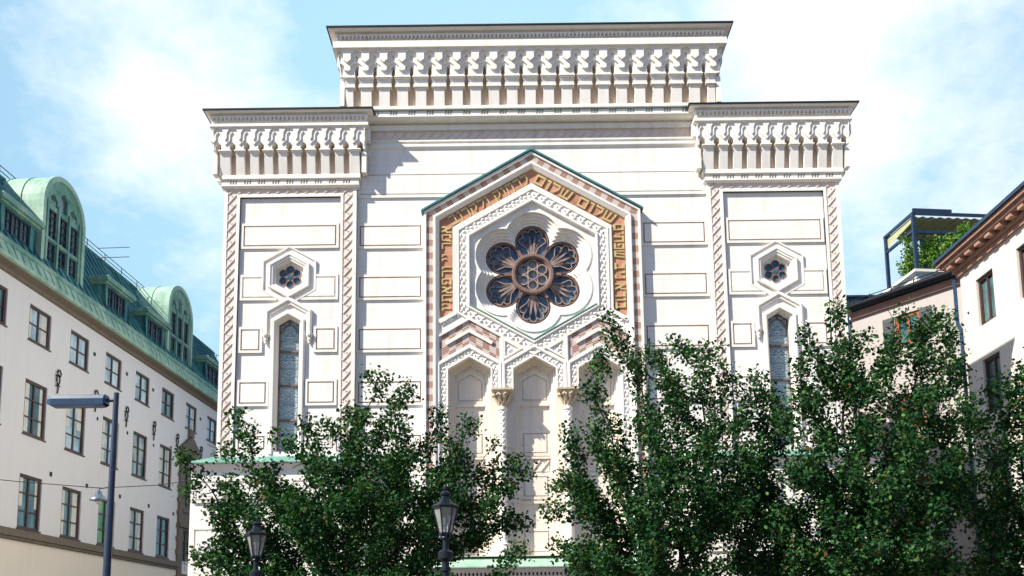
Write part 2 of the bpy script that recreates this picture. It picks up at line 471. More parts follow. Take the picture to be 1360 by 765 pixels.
def lattice(mb, x0, z0, x1, z1, cell, y, h=.05, w=.05):
    """crossing ridges and small facets along a horizontal or vertical band"""
    horiz = (x1-x0) > (z1-z0)
    n = max(1, round((x1-x0 if horiz else z1-z0)/cell))
    mb.plate(rect(x0, x1, z0, z1), [], y-.003, None)
    for k in range(n):
        if horiz: a0, a1, b0, b1 = x0+(x1-x0)*k/n, x0+(x1-x0)*(k+1)/n, z0, z1
        else: a0, a1, b0, b1 = x0, x1, z0+(z1-z0)*k/n, z0+(z1-z0)*(k+1)/n
        mb.sweep([(a0, b0), (a1, b1)], [(w*.55, y), (w*.30, y-h*.62), (-w*.26, y-h*.62), (-w*.34, y)], cap=False)
        cx, cz = (a0+a1)/2, (b0+b1)/2; dx, dz = (a1-a0), (b1-b0)
        # small sunk-looking facet above the diagonal
        mb.add([(cx-dx*.16, y, cz+dz*.36), (cx+dx*.16, y, cz+dz*.36), (cx-dx*.02, y, cz+dz*.10), (cx-dx*.16, y-h*.6, cz+dz*.38), (cx+dx*.10, y-h*.6, cz+dz*.38)],
               [(3, 0, 2), (3, 2, 4), (4, 2, 1), (0, 3, 4, 1)])

def vine(mb, p, q, y, step=.30, w=.28):
    """trailing leaves in relief along a band from p to q"""
    L = math.dist(p, q); n = max(1, round(L/step)); ux, uz = (q[0]-p[0])/L, (q[1]-p[1])/L; nx, nz = -uz, ux
    a = math.atan2(uz, ux)
    for k in range(n):
        t = (k+.5)/n*L
        cx, cz = p[0]+ux*t, p[1]+uz*t
        s = .5*w
        for du, dv, sa, sb, r in ((-.02, .40, .085, .055, .5), (.10, -.05, .090, .050, -.5), (-.05, -.52, .085, .055, .35)):
            x = cx+ux*du+nx*dv*s; z = cz+uz*du+nz*dv*s
            mb.pyramid(x, y, z, sa, sb, .055, a+r)

def cornice_ring(mb, hw, d_back, prof):
    """profile (overhang, z) turned round the three visible sides of a block of half width hw, front plane at 0"""
    rows = []
    for o, z in prof:
        rows.append([(-hw-o, d_back, z), (-hw-o, -o, z), (hw+o, -o, z), (hw+o, d_back, z)])
    for i in range(len(rows)-1):
        mb.add(rows[i]+rows[i+1], [(0, 1, 5, 4), (1, 2, 6, 5), (2, 3, 7, 6)])
    mb.add(rows[-1], [(0, 1, 2, 3)]); mb.add(rows[0], [(3, 2, 1, 0)])

def side_xf(mb_src, hw, sgn):
    """turn a relief made for the front to the side of the block (sgn +1 right, -1 left)"""
    out = MB()
    vs = []
    for (a, d, z) in mb_src.v:
        vs.append((sgn*(hw-d), -sgn*0 + (a if sgn > 0 else -a), z))
    out.add(vs, mb_src.f)
    return out

def bracket_crown(parent, hw, depth, P, corb_name='corbel'):
    """corbels, pierced strapwork, sawtooth and capping of an attic or tower; P holds the heights; front wall plane is d = 0"""
    n, pitch = P['n'], P['pitch']
    xs = [(k-(n-1)/2)*pitch for k in range(n)]              # slot centres
    sl = P['slot']/2
    zb, zl, zt = P['zb'], P['zl'], P['zt']                  # bottom of corbels, ledge, top of strapwork
    # corbels
    edges = [-hw-P['o0']] + xs + [hw+P['o0']]
    dlow = (P.get('slot_low', P['slot']) - P['slot'])/2
    for i in range(n+1):
        c0 = edges[i] + (sl if i > 0 else 0); c1 = edges[i+1] - (sl if i < n else 0)
        e0_, e1_ = (dlow if i > 0 else 0), (dlow if i < n else 0)
        m = MB()
        zm = P.get('zmid')
        o0, o1 = P['o0'], P['o1']
        def wedge(x0, x1, za, oa, zz_, ob, bk=.0):
            xa0, xa1 = x0, x1
            vs_ = [(x0, bk, za), (x1, bk, za), (x1, -oa, za), (x0, -oa, za), (x0, bk, zz_), (x1, bk, zz_), (x1, -ob, zz_), (x0, -ob, zz_)]
            m.add(vs_, [(0, 1, 2, 3), (3, 2, 6, 7), (2, 1, 5, 6), (0, 3, 7, 4), (7, 6, 5, 4)])
        b = .045
        if zm:
            wedge(c0+e0_, c1-e1_, zb, o0, zm, o1*.8)
            m.box(c0-b*.5, c1+b*.5, -(o1*.8+.06), 0, zm, zm+.05)
            wedge(c0-.01, c1+.01, zm+.05, o1*.85, zl, o1)
        else:
            wedge(c0, c1, zb, o0, zl, o1)
        m.box(c0-b*.5, c1+b*.5, -(o1+.05), 0, zl, zl+.035)
        m.box(c0-b, c1+b, -(o1+.075), 0, zl+.035, zl+.075)
        obj(corb_name, m, M_trim, parent)
    m = MB(); m.box(-hw+.01, hw-.01, -.014, .0, zb+.005, zt-.05); obj('slot_bounce_sheet', m, M_slot, parent)  # thin sheet added to tint the slots with painted bounce light
    # strapwork plates
    m = MB()
    def row(outline, z0, z1, d0, d1, tilt=0.0):
        pass
    full = hw + P['o2']
    def cut_plate(unit, ztop, zbot, d0, d1):
        """a plate hanging from ztop whose lower rim follows unit (half outline from a slot centre to half pitch)"""
        pts = [(-full, ztop)]
        low = []
        x_left = xs[0]-pitch/2
        low.append((-full, unit[-1][1])); 
        if -full < x_left-1e-3: low.append((x_left, unit[-1][1]))
        def clip(seq):
            out_ = []
            for i_, (x, z) in enumerate(seq):
                if i_ and (abs(seq[i_-1][0]) > full) != (abs(x) > full):
                    xp, zp = seq[i_-1]; xe = full if max(x, xp) > full else -full
                    t_ = (xe-xp)/(x-xp); out_.append((xe, zp+(z-zp)*t_))
                if abs(x) <= full: out_.append((x, z))
            return out_
        seq = []
        for c in [xs[0]-pitch] + xs + [xs[-1]+pitch]:
            seq += [(c-x, z) for x, z in reversed(unit)] + [(c+x, z) for x, z in unit]
        seq = clip(seq)
        low = [seq[0]]
        for q in seq[1:]:
            if math.dist(q, low[-1]) > 1e-4: low.append(q)
        if low[0][0] > -full+1e-3: low.insert(0, (-full, low[0][1]))
        if full > low[-1][0]+1e-3: low.append((full, low[-1][1]))
        poly = low + [(full, ztop), (-full, ztop)]
        # drop duplicate end
        cl_ = []
        for q in poly:
            if not cl_ or math.dist(q, cl_[-1]) > 1e-4: cl_.append(q)
        m.plate(cl_, [], d0, d1)
    hp = pitch/2
    zA, zB, zC = P['A'], P['B'], P['C']
    oA, oB, oC = P['oA'], P['oB'], P['oC']
    cut_plate([(hp*u, z) for u, z in zA], zt, None, -oA, -oB)
    cut_plate([(hp*u, z) for u, z in zB], zt, None, -oB, -oC)
    cut_plate([(hp*u, z) for u, z in zC], zt, None, -oC, -.02)
    # returns of the strapwork on both sides
    zbot = min(z for u, z in zC)
    for s in (-1, 1):
        x = s*(hw+oC-.02)
        m.add([(s*full, -oA, zt), (s*full, depth, zt), (s*(hw+oC-.03), depth, zbot), (s*(hw+oC-.03), -oC, zbot)], [(0, 1, 2, 3)])
        npr = int((depth)/pitch)
        for k in range(npr):
            y0 = -oC + .1 + k*pitch
            m.box(min(x, x+s*.16), max(x, x+s*.16), y0, y0+pitch*.55, (zt+zbot)/2, zt-.02)
            m.box(min(x-s*.1, x+s*.06), max(x-s*.1, x+s*.06), y0, y0+pitch*.62, zb, zl)
    obj('strapwork', m, M_trim, parent)
    # capping
    m = MB()
    z0 = zt
    z1 = P['z_fascia0']; z2 = P['z_fascia1']; z3 = P['z_top']
    of = oA+.02; ot = P['o_top']
    cornice_ring(m, hw, depth, [(oA+.015, z0+.0), (oA+.02, z0+.03), (oA+P['ob'], z0+.035), (oA+P['ob'], z1), (of-.03, z1+.005), (of-.03, z2), (of+.03, z2+.01), (of+.04, z2+.03), (ot-.05, z2+.035), (ot-.03, z3-.03), (ot-.02, z3)])
    # sawtooth
    zs = z1 + (z2-z1)*.52; h = (z2-z1)*.24
    L = 2*(hw+of); nt_ = int(L/(h*1.9))
    for k in range(nt_):
        a0 = -hw-of + L*k/nt_; a1 = -hw-of + L*(k+1)/nt_
        am = (a0+a1)/2; yf = -(of-.028); yo = -(of+.075)
        m.add([(a0, yf, zs+h), (a1, yf, zs+h), (am, yf, zs-h), (a0, yo, zs+h), (a1, yo, zs+h), (am, yo+.02, zs-h)],
              [(3, 4, 5)[::-1], (0, 1, 4, 3), (1, 2, 5, 4), (2, 0, 3, 5)])
    m.box(-hw-of, hw+of, -(of+.075), -(of-.028), zs+h, zs+h+.03)
    obj('cornice', m, M_trim, parent)
    m = MB()
    cornice_ring(m, hw, depth, [(ot-.03, z3+.002), (ot+.025, z3+.006), (ot+.03, z3+.05), (ot-.3, z3+.09)])
    obj('roof_edge', m, M_roofedge, parent)
    # base band with triple notches under the corbels
    m = MB()
    zt0, zt1 = P['band']; bo = .085
    cornice_ring(m, hw, depth, [(.0, zt0-.10), (.03, zt0-.09), (.10, zt0-.03), (.10, zt0), (.004, zt0+.004), (.004, zt1-.005), (bo, zt1), (P['o0']+.02, zt1+.012), (P['o0']+.02, zb-.03), (P['o0'], zb)])
    nts = []
    for c in xs:
        for j in (-1, 0, 1):
            x = c + j*.092
            nts.append([(x-.042, zt0+.03), (x+.012, zt0+.03), (x+.042, zt1-.012), (x-.012, zt1-.012)])
    m.plate(rect(-hw-bo, hw+bo, zt0, zt1), nts, -bo, -.006)
    for sg in (-1, 1): m.add([(sg*(hw+bo), -bo, zt0), (sg*(hw+bo), depth, zt0), (sg*(hw+bo), depth, zt1), (sg*(hw+bo), -bo, zt1)], [(0, 1, 2, 3)])
    obj('dentil_band', m, M_trim, parent)

# ---------------- main wall
m = MB()
bayhole = [(-3.42, 3.9), (3.42, 3.9), (3.42, ZC+3.42*SQ), (0, ZC+6.84*SQ-.06), (-3.42, ZC+3.42*SQ)]
m.plate(rect(-6.3, 6.3, 0, 20.3), [bayhole], 0, None)
m.box(-10.7, 10.7, 4.2, 24, 0, 19.6)                      # body of the hall behind the front
obj('wall', m, M_wall, SY)
for s in (-1, 1):
    for k, t in enumerate(BT):
        m = MB()
        if k == 0:
            continue
        x0, x1 = (-6.115, -3.79) if s < 0 else (3.79, 6.115)
        block(m, x0, x1, t-BH, t, 0)
        wp_ = obj('wall_panel', m, M_wall, SY); groove(x0, x1, t-BH, t, 0, wp_)
m = MB()                                                  # one long panel runs behind the gable
m.plate(rect(-6.115, 6.115, BT[0]-BH, BT[0]), [rect(-6.0, 6.0, BT[0]-BH+.1, BT[0]-.06)], -.055, 0)
m.plate(rect(-5.99, 5.99, BT[0]-BH+.15, BT[0]-.09), [[(-2.3, BT[0]-BH+.16), (2.3, BT[0]-BH+.16), (.8, BT[0]-.1), (-.8, BT[0]-.1)]], -.05, -.002)
obj('wall_panel', m, M_wall, SY)
# main cornice
m = MB()
x0, x1 = -6.16, 6.16
def hprof(mb, prof, x0=x0, x1=x1):
    for i in range(len(prof)-1):
        (o0, z0), (o1, z1) = prof[i], prof[i+1]
        mb.add([(x0, -o0, z0), (x1, -o0, z0), (x1, -o1, z1), (x0, -o1, z1)], [(0, 1, 2, 3)])
hprof(m, [(0, 18.88), (.03, 18.90), (.07, 18.95), (.07, 19.03), (.03, 19.06), (.03, 19.12), (.07, 19.14), (.07, 19.20), (.012, 19.205), (.012, 19.545), (.11, 19.55), (.11, 19.73), (.05, 19.735), (.05, 19.86), (.09, 19.87), (.22, 19.93), (.33, 20.03), (.36, 20.04), (.36, 20.08), (0, 20.1)])
co = obj('main_cornice', m, M_trim, SY)
m = MB(); lattice(m, -6.1, 19.215, 6.1, 19.535, .335, -.014); obj('frieze', m, M_frieze, co)
m = MB(); hprof(m, [(.355, 20.075), (.43, 20.08), (.425, 20.12), (.02, 20.16)]); obj('flashing', m, M_verd, co)

# ---------------- attic
AT = obj('attic', (lambda q: (q.box(-6.36, 6.36, .0, 5.0, 19.9, 22.8), q)[1])(MB()), M_trim, SY, (0, -.33, 0))
hpz = 1.0
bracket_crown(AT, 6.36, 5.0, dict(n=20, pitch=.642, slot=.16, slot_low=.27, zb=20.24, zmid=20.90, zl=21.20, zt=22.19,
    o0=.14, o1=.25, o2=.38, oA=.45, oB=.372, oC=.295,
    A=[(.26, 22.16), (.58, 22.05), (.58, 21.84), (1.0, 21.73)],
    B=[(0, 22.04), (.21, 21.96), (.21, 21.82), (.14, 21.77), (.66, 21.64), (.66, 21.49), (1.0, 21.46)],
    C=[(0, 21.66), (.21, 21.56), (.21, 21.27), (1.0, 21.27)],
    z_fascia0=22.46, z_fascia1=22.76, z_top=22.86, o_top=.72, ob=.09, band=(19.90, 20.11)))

# ---------------- towers (built once round x = 0, copied across)
TX = 8.44; THW = 2.315
HEXZ = 14.20
def lanc(hw, zs, zb): return [(-hw, zb), (hw, zb), (hw, zs), (0, zs+hw*.62), (-hw, zs)]
m = MB()
REC = rect(-1.76, 1.76, 7.98, 17.06)
m.plate(rect(-2.315, 2.315, 7.6, 17.6), [REC], -.172, -.06)
# border bands beside the sunk frieze channel
m.sweep([(-2.255, 7.7), (-2.255, 17.52), (2.255, 17.52), (2.255, 7.7)], [(.06, .0), (.06, -.2), (-.07, -.2), (-.07, -.14)])
m.sweep([(-1.81, 7.9), (-1.81, 17.11), (1.81, 17.11), (1.81, 7.9)], [(.06, -.14), (.06, -.185), (.04, -.2), (-.05, -.2), (-.05, -.07)])
m.plate(rect(-1.80, 1.80, 7.9, 17.1), [hexa(0, HEXZ, .50), lanc(.42, 12.50, 7.98)], -.10, .02)
for s in (-1, 1):
    m.add([(s*2.315, -.2, 0), (s*2.315, 4.5, 0), (s*2.315, 4.5, 20), (s*2.315, -.2, 20)], [(0, 1, 2, 3)])
m.box(-2.31, 2.31, 1.2, 4.5, 0, 20)
m.box(-2.31, 2.31, -.15, .6, 17.5, 19.9)
TW = obj('tower', m, M_wall, SY, (-TX, 0, 0))
m = MB()
lattice(m, -2.18, 7.75, -1.89, 17.16, .335, -.173); lattice(m, 1.89, 7.75, 2.18, 17.16, .335, -.173); lattice(m, -2.18, 17.18, 2.18, 17.45, .335, -.173)
obj('frieze', m, M_frieze, TW)
for k, t in enumerate(BT[1:]):
    if k == 0: ranges = [(-1.70, 1.70)]
    elif k == 1: ranges = [(-1, 0), (0, 1)]
    else:
        ranges = [(-1.70, -.62-(.26 if k == 2 else 0)), (.62+(.26 if k == 2 else 0), 1.70)]
    for (xa, xb) in ranges:
        m = MB()
        zz0 = max(t-BH, 7.99)
        if k == 1:                                       # cut round the hexagonal window
            sg = -1 if xa < 0 else 1
            ring = [(1.70, zz0), (1.70, t), (.90, t), (.90, t-.085), (1.615, t-.085), (1.615, zz0+.085), (.42, zz0+.085), (.42, zz0)]
            fld_ = [(1.565, t-.135), (.93, t-.135), (.93, HEXZ-.51), (.48, zz0+.135), (1.565, zz0+.135)]
            m.plate([(sg*x, z) for x, z in ring], [], -.155, -.098)
            m.plate([(sg*x, z) for x, z in fld_], [], -.153, -.098)
        else:
            block(m, xa, xb, zz0, t, -.10); groove(xa, xb, zz0, t, -.10, TW)
        obj('wall_panel', m, M_wall, TW)
holder = bpy.data.objects.new('crown', None); COL.objects.link(holder); holder.parent = TW; holder.location = (0, -.2, 0)
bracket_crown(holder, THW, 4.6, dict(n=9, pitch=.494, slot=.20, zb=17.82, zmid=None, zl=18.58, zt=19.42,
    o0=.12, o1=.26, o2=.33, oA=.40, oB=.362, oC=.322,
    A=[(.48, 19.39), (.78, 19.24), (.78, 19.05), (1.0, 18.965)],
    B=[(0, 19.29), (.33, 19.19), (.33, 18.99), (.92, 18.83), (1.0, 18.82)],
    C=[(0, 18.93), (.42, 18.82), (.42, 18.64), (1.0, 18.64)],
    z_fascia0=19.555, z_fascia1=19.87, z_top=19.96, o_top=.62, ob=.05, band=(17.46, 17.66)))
for ch in list(holder.children):                         # the crown's pieces belong to the tower itself
    ch.parent = TW; ch.location = (0, -.2, 0)
bpy.data.objects.remove(holder)
TW2 = dup(TW, SY, (TX, 0, 0))

# ---------------- windows of the towers
def star_window():
    m = MB()
    def hs(prof): m.sweep(hexa(0, HEXZ, 1.0), [(1.0-w, d) for w, d in prof], closed=True)
    hs([(.93, -.10), (.93, -.163), (.885, -.163), (.885, -.12), (.86, -.12), (.71, -.12)])
    hs([(.715, -.10), (.715, -.20), (.69, -.215), (.64, -.215), (.62, -.185), (.565, -.185), (.545, -.15), (.49, -.14), (.47, .09)])
    r = obj('hexagonal_window', m, M_trim, SY, (-TX, 0, 0))
    t = MB()
    holes = []
    for k in range(6):
        a = math.radians(90+60*k); cx, cz = .262*math.cos(a), HEXZ+.262*math.sin(a)
        holes.append([(cx+.119*math.cos(2*math.pi*j/14), cz+.119*math.sin(2*math.pi*j/14)) for j in range(14)])
    for k in range(6):
        a = math.radians(90+60*k); b = math.radians(120+60*k)
    t = MB()
    rim = []
    for j in range(72):
        a_ = 2*math.pi*j/72 + math.pi/2
        ph = (a_-math.pi/2) % (math.pi/3); ph = min(ph, math.pi/3-ph)
        rad = .262*math.cos(ph)+math.sqrt(max(.0, .150**2-(.262*math.sin(ph))**2))
        rim.append((rad*math.cos(a_), HEXZ+rad*math.sin(a_)))
    star = []
    for j in range(12):
        rr = .14 if j % 2 else .07
        a_ = math.pi/2 + math.pi/6*j + math.pi/6*0
        star.append((rr*math.cos(a_+math.pi/6), HEXZ+rr*math.sin(a_+math.pi/6)))
    t.plate(rim, holes, .0, .06)
    sp = MB(); sp.plate(hexa(0, HEXZ, .48), [rim], .03, .08); obj('spandrel', sp, M_trim, r)
    sp = MB(); sp.plate(star, [], -.012, -.0005); obj('star_glass', sp, M_small, r)
    obj('tracery', t, M_trac, r)
    gl = MB(); gl.plate(hexa(0, HEXZ, .46), [], .05, None); obj('glass_pane', gl, M_small, r)
    return r
HW = star_window(); dup(HW, SY, (TX, 0, 0))

def lancet():
    m = MB()
    # hood moulding with drop ends
    m.sweep([(-.79, 12.08), (-.79, 12.93), (0, 13.39), (.79, 12.93), (.79, 12.08)], [(.03, -.10), (.03, -.19), (-.03, -.215), (-.08, -.215), (-.09, -.17), (-.17, -.16), (-.19, -.10)])
    # inner frame
    m.sweep([(-.56, 7.9), (-.56, 12.60), (0, 12.93), (.56, 12.60), (.56, 7.9)], [(.02, -.10), (.02, -.19), (-.02, -.21), (-.10, -.21), (-.12, -.16), (-.17, -.10), (-.19, .0), (-.21, .25)])
    r = obj('lancet_window', m, M_trim, SY, (-TX, 0, 0))
    for s in (-1, 1):
        c = MB(); c.lathe(s*.745, -.17, [(.012, 11.72), (.05, 11.76), (.045, 11.80), (.075, 11.88), (.06, 11.93), (.115, 12.02), (.115, 12.085)], 10)
        obj('drop_corbel', c, M_trim, r)
    f = MB()
    f.sweep([(-.345, 7.9), (-.345, 12.50), (0, 12.715), (.345, 12.50), (.345, 7.9)], [(.03, .20), (.03, .10), (-.022, .10), (-.022, .20)])
    for z in (11.55, 10.35, 9.13): f.box(-.33, .33, .10, .16, z-.028, z+.028)
    obj('frame', f, M_trac, r)
    t = MB()                                             # cusped top of the leading
    for s in (-1, 1):
        t.tube([(s*.33, .13, 12.18), (s*.26, .13, 12.24), (s*.25, .13, 12.34), (s*.17, .13, 12.38), (s*.15, .13, 12.47), (s*.06, .13, 12.50), (0, .13, 12.58)], .02, 6)
    obj('tracery', t, M_trac, r)
    gl = MB(); gl.plate([(-.34, 7.9), (.34, 7.9), (.34, 12.49), (0, 12.70), (-.34, 12.49)], [], .17, .19); obj('glass_pane', gl, M_damask, r)
    return r
LW = lancet(); dup(LW, SY, (TX, 0, 0))

# ---------------- wider lower storey below each tower
def lower():
    m = MB()
    m.box(-3.0, 2.9, -.55, 5, 0, 7.30)
    for z0, z1, o in ((7.30, 7.36, .03), (7.36, 7.44, .08), (7.44, 7.53, .16)):
        m.box(-3.0-o, 2.9+o, -.55-o, 4.6, z0, z1)
    for (zz0, zz1) in ((6.2, 7.0), (4.4, 5.4), (2.4, 3.4)):
        for (xa, xb) in ((-2.9, -.4), (.3, 2.8)): block(m, xa, xb, zz0, zz1, -.55)
    r = obj('lower_storey', m, M_trim, SY, (-TX, 0, 0))
    c = MB()
    c.add([(-3.2, -.76, 7.535), (3.1, -.76, 7.535), (2.4, -.16, 7.83), (-2.4, -.16, 7.83), (-3.2, 4, 7.535), (-2.4, 4, 7.83), (3.1, 4, 7.535), (2.4, 4, 7.83), (-3.2, -.76, 7.50), (3.1, -.76, 7.50)],
          [(0, 1, 2, 3), (4, 0, 3, 5), (1, 6, 7, 2), (8, 9, 1, 0)])
    obj('copper_weathering', c, M_verd, r)
    return r
LS = lower(); dup(LS, SY, (TX, 0, 0))

# ---------------- gabled bay
m = MB()
# outer frame, outside to inside
def psweep(mb, prof, zb):
    for i in range(len(prof)-1):
        (w0, d0), (w1, d1) = prof[i], prof[i+1]
        a, b = pent(w0, zb), pent(w1, zb)
        vs_ = [(p[0], d0, p[1]) for p in a] + [(p[0], d1, p[1]) for p in b]
        mb.add(vs_, [(k, k+1, 5+k+1, 5+k) for k in range(4)])
ZB = 4.36
psweep(m, [(3.77, .02), (3.77, -.27), (3.755, -.285), (3.69, -.285), (3.68, -.225)], ZB)
psweep(m, [(3.44, -.225), (3.44, -.29), (3.42, -.31), (3.36, -.31), (3.34, -.29), (3.24, -.215), (3.23, -.10)], ZB)
# inner moulding of the inscription
zi = 12.62
psweep(m, [(2.765, -.10), (2.765, -.20), (2.74, -.225), (2.66, -.225), (2.62, -.205), (2.60, -.18)], zi)
BAY = obj('gabled_bay', m, M_trim, SY)
m = MB(); 
pp = pent(3.56, ZB); m.sweep(pp, [(.12, -.226), (-.12, -.226)], cap=False); obj('ribbed_border', m, M_pat, BAY)
# lower field: front plate pierced by the three arches
CX = (-2.22, 0, 2.22); HWA = .735; ZS = 10.78; ZCAP = 10.04
trio = []
trio += [(-2.22-HWA, ZB)]
hole = [(CX[0]-HWA, ZB+.01), (CX[2]+HWA, ZB+.01), (CX[2]+HWA, ZS), (CX[2], ZS+HWA*SQ), (CX[2]-HWA, ZS), (CX[2]-HWA, ZCAP), (CX[1]+HWA, ZCAP), (CX[1]+HWA, ZS),
        (CX[1], ZS+HWA*SQ), (CX[1]-HWA, ZS), (CX[1]-HWA, ZCAP), (CX[0]+HWA, ZCAP), (CX[0]+HWA, ZS), (CX[0], ZS+HWA*SQ), (CX[0]-HWA, ZS)]
outer = [(-3.26, ZB), (3.26, ZB), (3.26, 12.60), (2.6, 12.60), (2.56, ZC-2.56*SQ), (0, ZC-5.12*SQ), (-2.56, ZC-2.56*SQ), (-2.6, 12.60), (-3.26, 12.60)]
m = MB(); m.plate(outer, [hole], -.19, .06)
obj('arcade_front', m, M_trim, BAY)
m = MB()
# hexagon ring of leaves round the rose, its mouldings, reveal
def hsweep(mb, prof):
    for i in range(len(prof)-1):
        (w0, d0), (w1, d1) = prof[i], prof[i+1]
        a, b = hexa(0, ZC, w0), hexa(0, ZC, w1)
        vs_ = [(p[0], d0, p[1]) for p in a] + [(p[0], d1, p[1]) for p in b]
        mb.add(vs_, [(k, (k+1) % 6, 6+(k+1) % 6, 6+k) for k in range(6)])
hsweep(m, [(2.63, -.10), (2.63, -.245), (2.56, -.245), (2.55, -.20), (2.28, -.20), (2.275, -.25), (2.25, -.27), (2.20, -.27), (2.18, -.22), (2.165, -.02)])
hv = hexa(0, ZC, 2.415)
for k in range(6): vine(m, hv[k], hv[(k+1) % 6], -.20)
obj('leaf_border', m, M_trim, BAY)
# hoods of the arches, leaf bands, chevrons
m = MB()
for c in CX:
    hw = 1.02
    m.sweep([(c-hw, ZCAP+.02 if abs(c) < 1 else ZCAP+.02), (c-hw, ZS+.13), (c, ZS+.13+hw*SQ), (c+hw, ZS+.13), (c+hw, ZCAP+.02)] if abs(c) < 1 else
            [(c-hw, ZB+.02 if c < 0 else ZCAP+.02), (c-hw, ZS+.13), (c, ZS+.13+hw*SQ), (c+hw, ZS+.13), (c+hw, ZCAP+.02 if c < 0 else ZB+.02)],
            [(.085, -.15), (.085, -.24), (.06, -.265), (-.0, -.265), (-.03, -.22), (-.03, -.15)])
    m.sweep([(c-HWA-.02, ZCAP+.01 if not (c < -1) else ZB+.02), (c-HWA-.02, ZS+.01), (c, ZS+.01+(HWA+.02)*SQ), (c+HWA+.02, ZS+.01), (c+HWA+.02, ZCAP+.01 if not (c > 1) else ZB+.02)],
            [(.03, -.16), (.03, -.235), (-.03, -.235), (-.03, -.16)])
    hm = .885
    segs = [((c-hm, ZCAP+.05), (c-hm, ZS+.05)), ((c-hm, ZS+.06), (c, ZS+.06+hm*SQ)), ((c, ZS+.06+hm*SQ), (c+hm, ZS+.06)), ((c+hm, ZS+.05), (c+hm, ZCAP+.05))]
    if c < -1: segs[0] = ((c-hm, ZB+.2), (c-hm, ZS+.05))
    if c > 1: segs[3] = ((c+hm, ZS+.05), (c+hm, ZB+.2))
    for p, q in segs: vine(m, p, q, -.188, .27, .22)
obj('arch_moulding', m, M_trim, BAY)
for s in (-1, 1):
    c = s*2.22
    k = MB()
    P_ = [(c-1.03, 11.90), (c-1.03, 11.06), (c, 11.06+1.03*SQ), (c+1.03, 11.06), (c+1.03, 11.90), (c, 11.90+1.03*SQ)]
    uvc = lambda x, z, c=c: (x-c, z+abs(x-c)*SQ-11)
    k.plate([P_[0], P_[1], P_[2], P_[5]], [], -.194, None, uvf=uvc); k.plate([P_[2], P_[3], P_[4], P_[5]], [], -.194, None, uvf=uvc)
    obj('chevron_panel', k, M_pat, BAY)
    k = MB()
    k.sweep([(c-.79, 11.66), (c, 11.66+.79*SQ), (c+.79, 11.66)], [(.055, -.15), (.055, -.25), (-.055, -.25), (-.055, -.15)])
    xi = -s
    # leaf band running out from the hexagon corner, its edges, upright beside the triangle
    k.sweep([(c-1.04, 11.93), (c, 11.93+1.04*SQ), (c+1.04, 11.93)], [(.03, -.15), (.03, -.25), (-.03, -.25), (-.03, -.15)])
    e0, e1 = (s*3.24, ZC-2.41*SQ-(3.24-2.41)*SQ), (s*2.45, ZC-2.41*SQ-.02)
    vine(k, *( (e0, e1) if s < 0 else (e1, e0)), -.19)
    k.sweep([(s*3.245, 12.43), (s*2.66, 12.43+.585*SQ)], [(.07, -.05), (.07, -.26), (-.07, -.26), (-.07, -.05)])
    k.box(*(sorted((s*1.04, s*1.14))), -.25, -.15, 10.95, 11.92)
    t0, t1, t2 = (s*1.02, 11.78), (s*1.02, 11.13), (s*.46, 11.455)
    k.strip([t0, t1, t2] if s < 0 else [t0, t2, t1], .055, -.245, -.15, closed=True)
    k.pyramid(s*.83, -.19, 11.42, .11, .06, .06, .5)
    k.pyramid(s*.90, -.19, 11.55, .06, .05, .05, .2)
    k.pyramid(s*.90, -.19, 11.31, .06, .05, .05, .2)
    obj('chevron_moulding', k, M_trim, BAY)
# green roof strip on the gable
m = MB()
for s in (-1, 1):
    ax, az = s*3.86, ZC+3.77*SQ-.04; bx, bz = 0, ZC+7.54*SQ+.02
    n_ = Vector((-(bz-az)*s, abs(bx-ax))).normalized() * .075
    q = [(ax, az), (bx, bz)]
    vs_ = []
    for d in (-.345, .02):
        vs_ += [(ax, d, az), (bx, d, bz), (bx, d, bz+.07), (ax, d, az+.065)]
    m.add(vs_, [(0, 1, 2, 3), (4, 7, 6, 5), (3, 2, 6, 7), (0, 4, 5, 1), (0, 3, 7, 4)])
obj('copper_coping', m, M_verddeep, BAY)
# copper sill in the V of the hexagon
m = MB(); 
for s in (-1, 1):
    p, q = (s*2.17, ZC-2.17*SQ), (0, ZC-4.34*SQ)
    vs_ = [(p[0], -.285, p[1]-.01), (q[0], -.285, q[1]-.01), (q[0], -.285, q[1]+.03), (p[0], -.285, p[1]+.03), (p[0], .05, p[1]+.06), (q[0], .05, q[1]+.11)]
    m.add(vs_, [(0, 1, 2, 3), (3, 2, 5, 4)])
obj('copper_sill', m, M_verd, BAY)

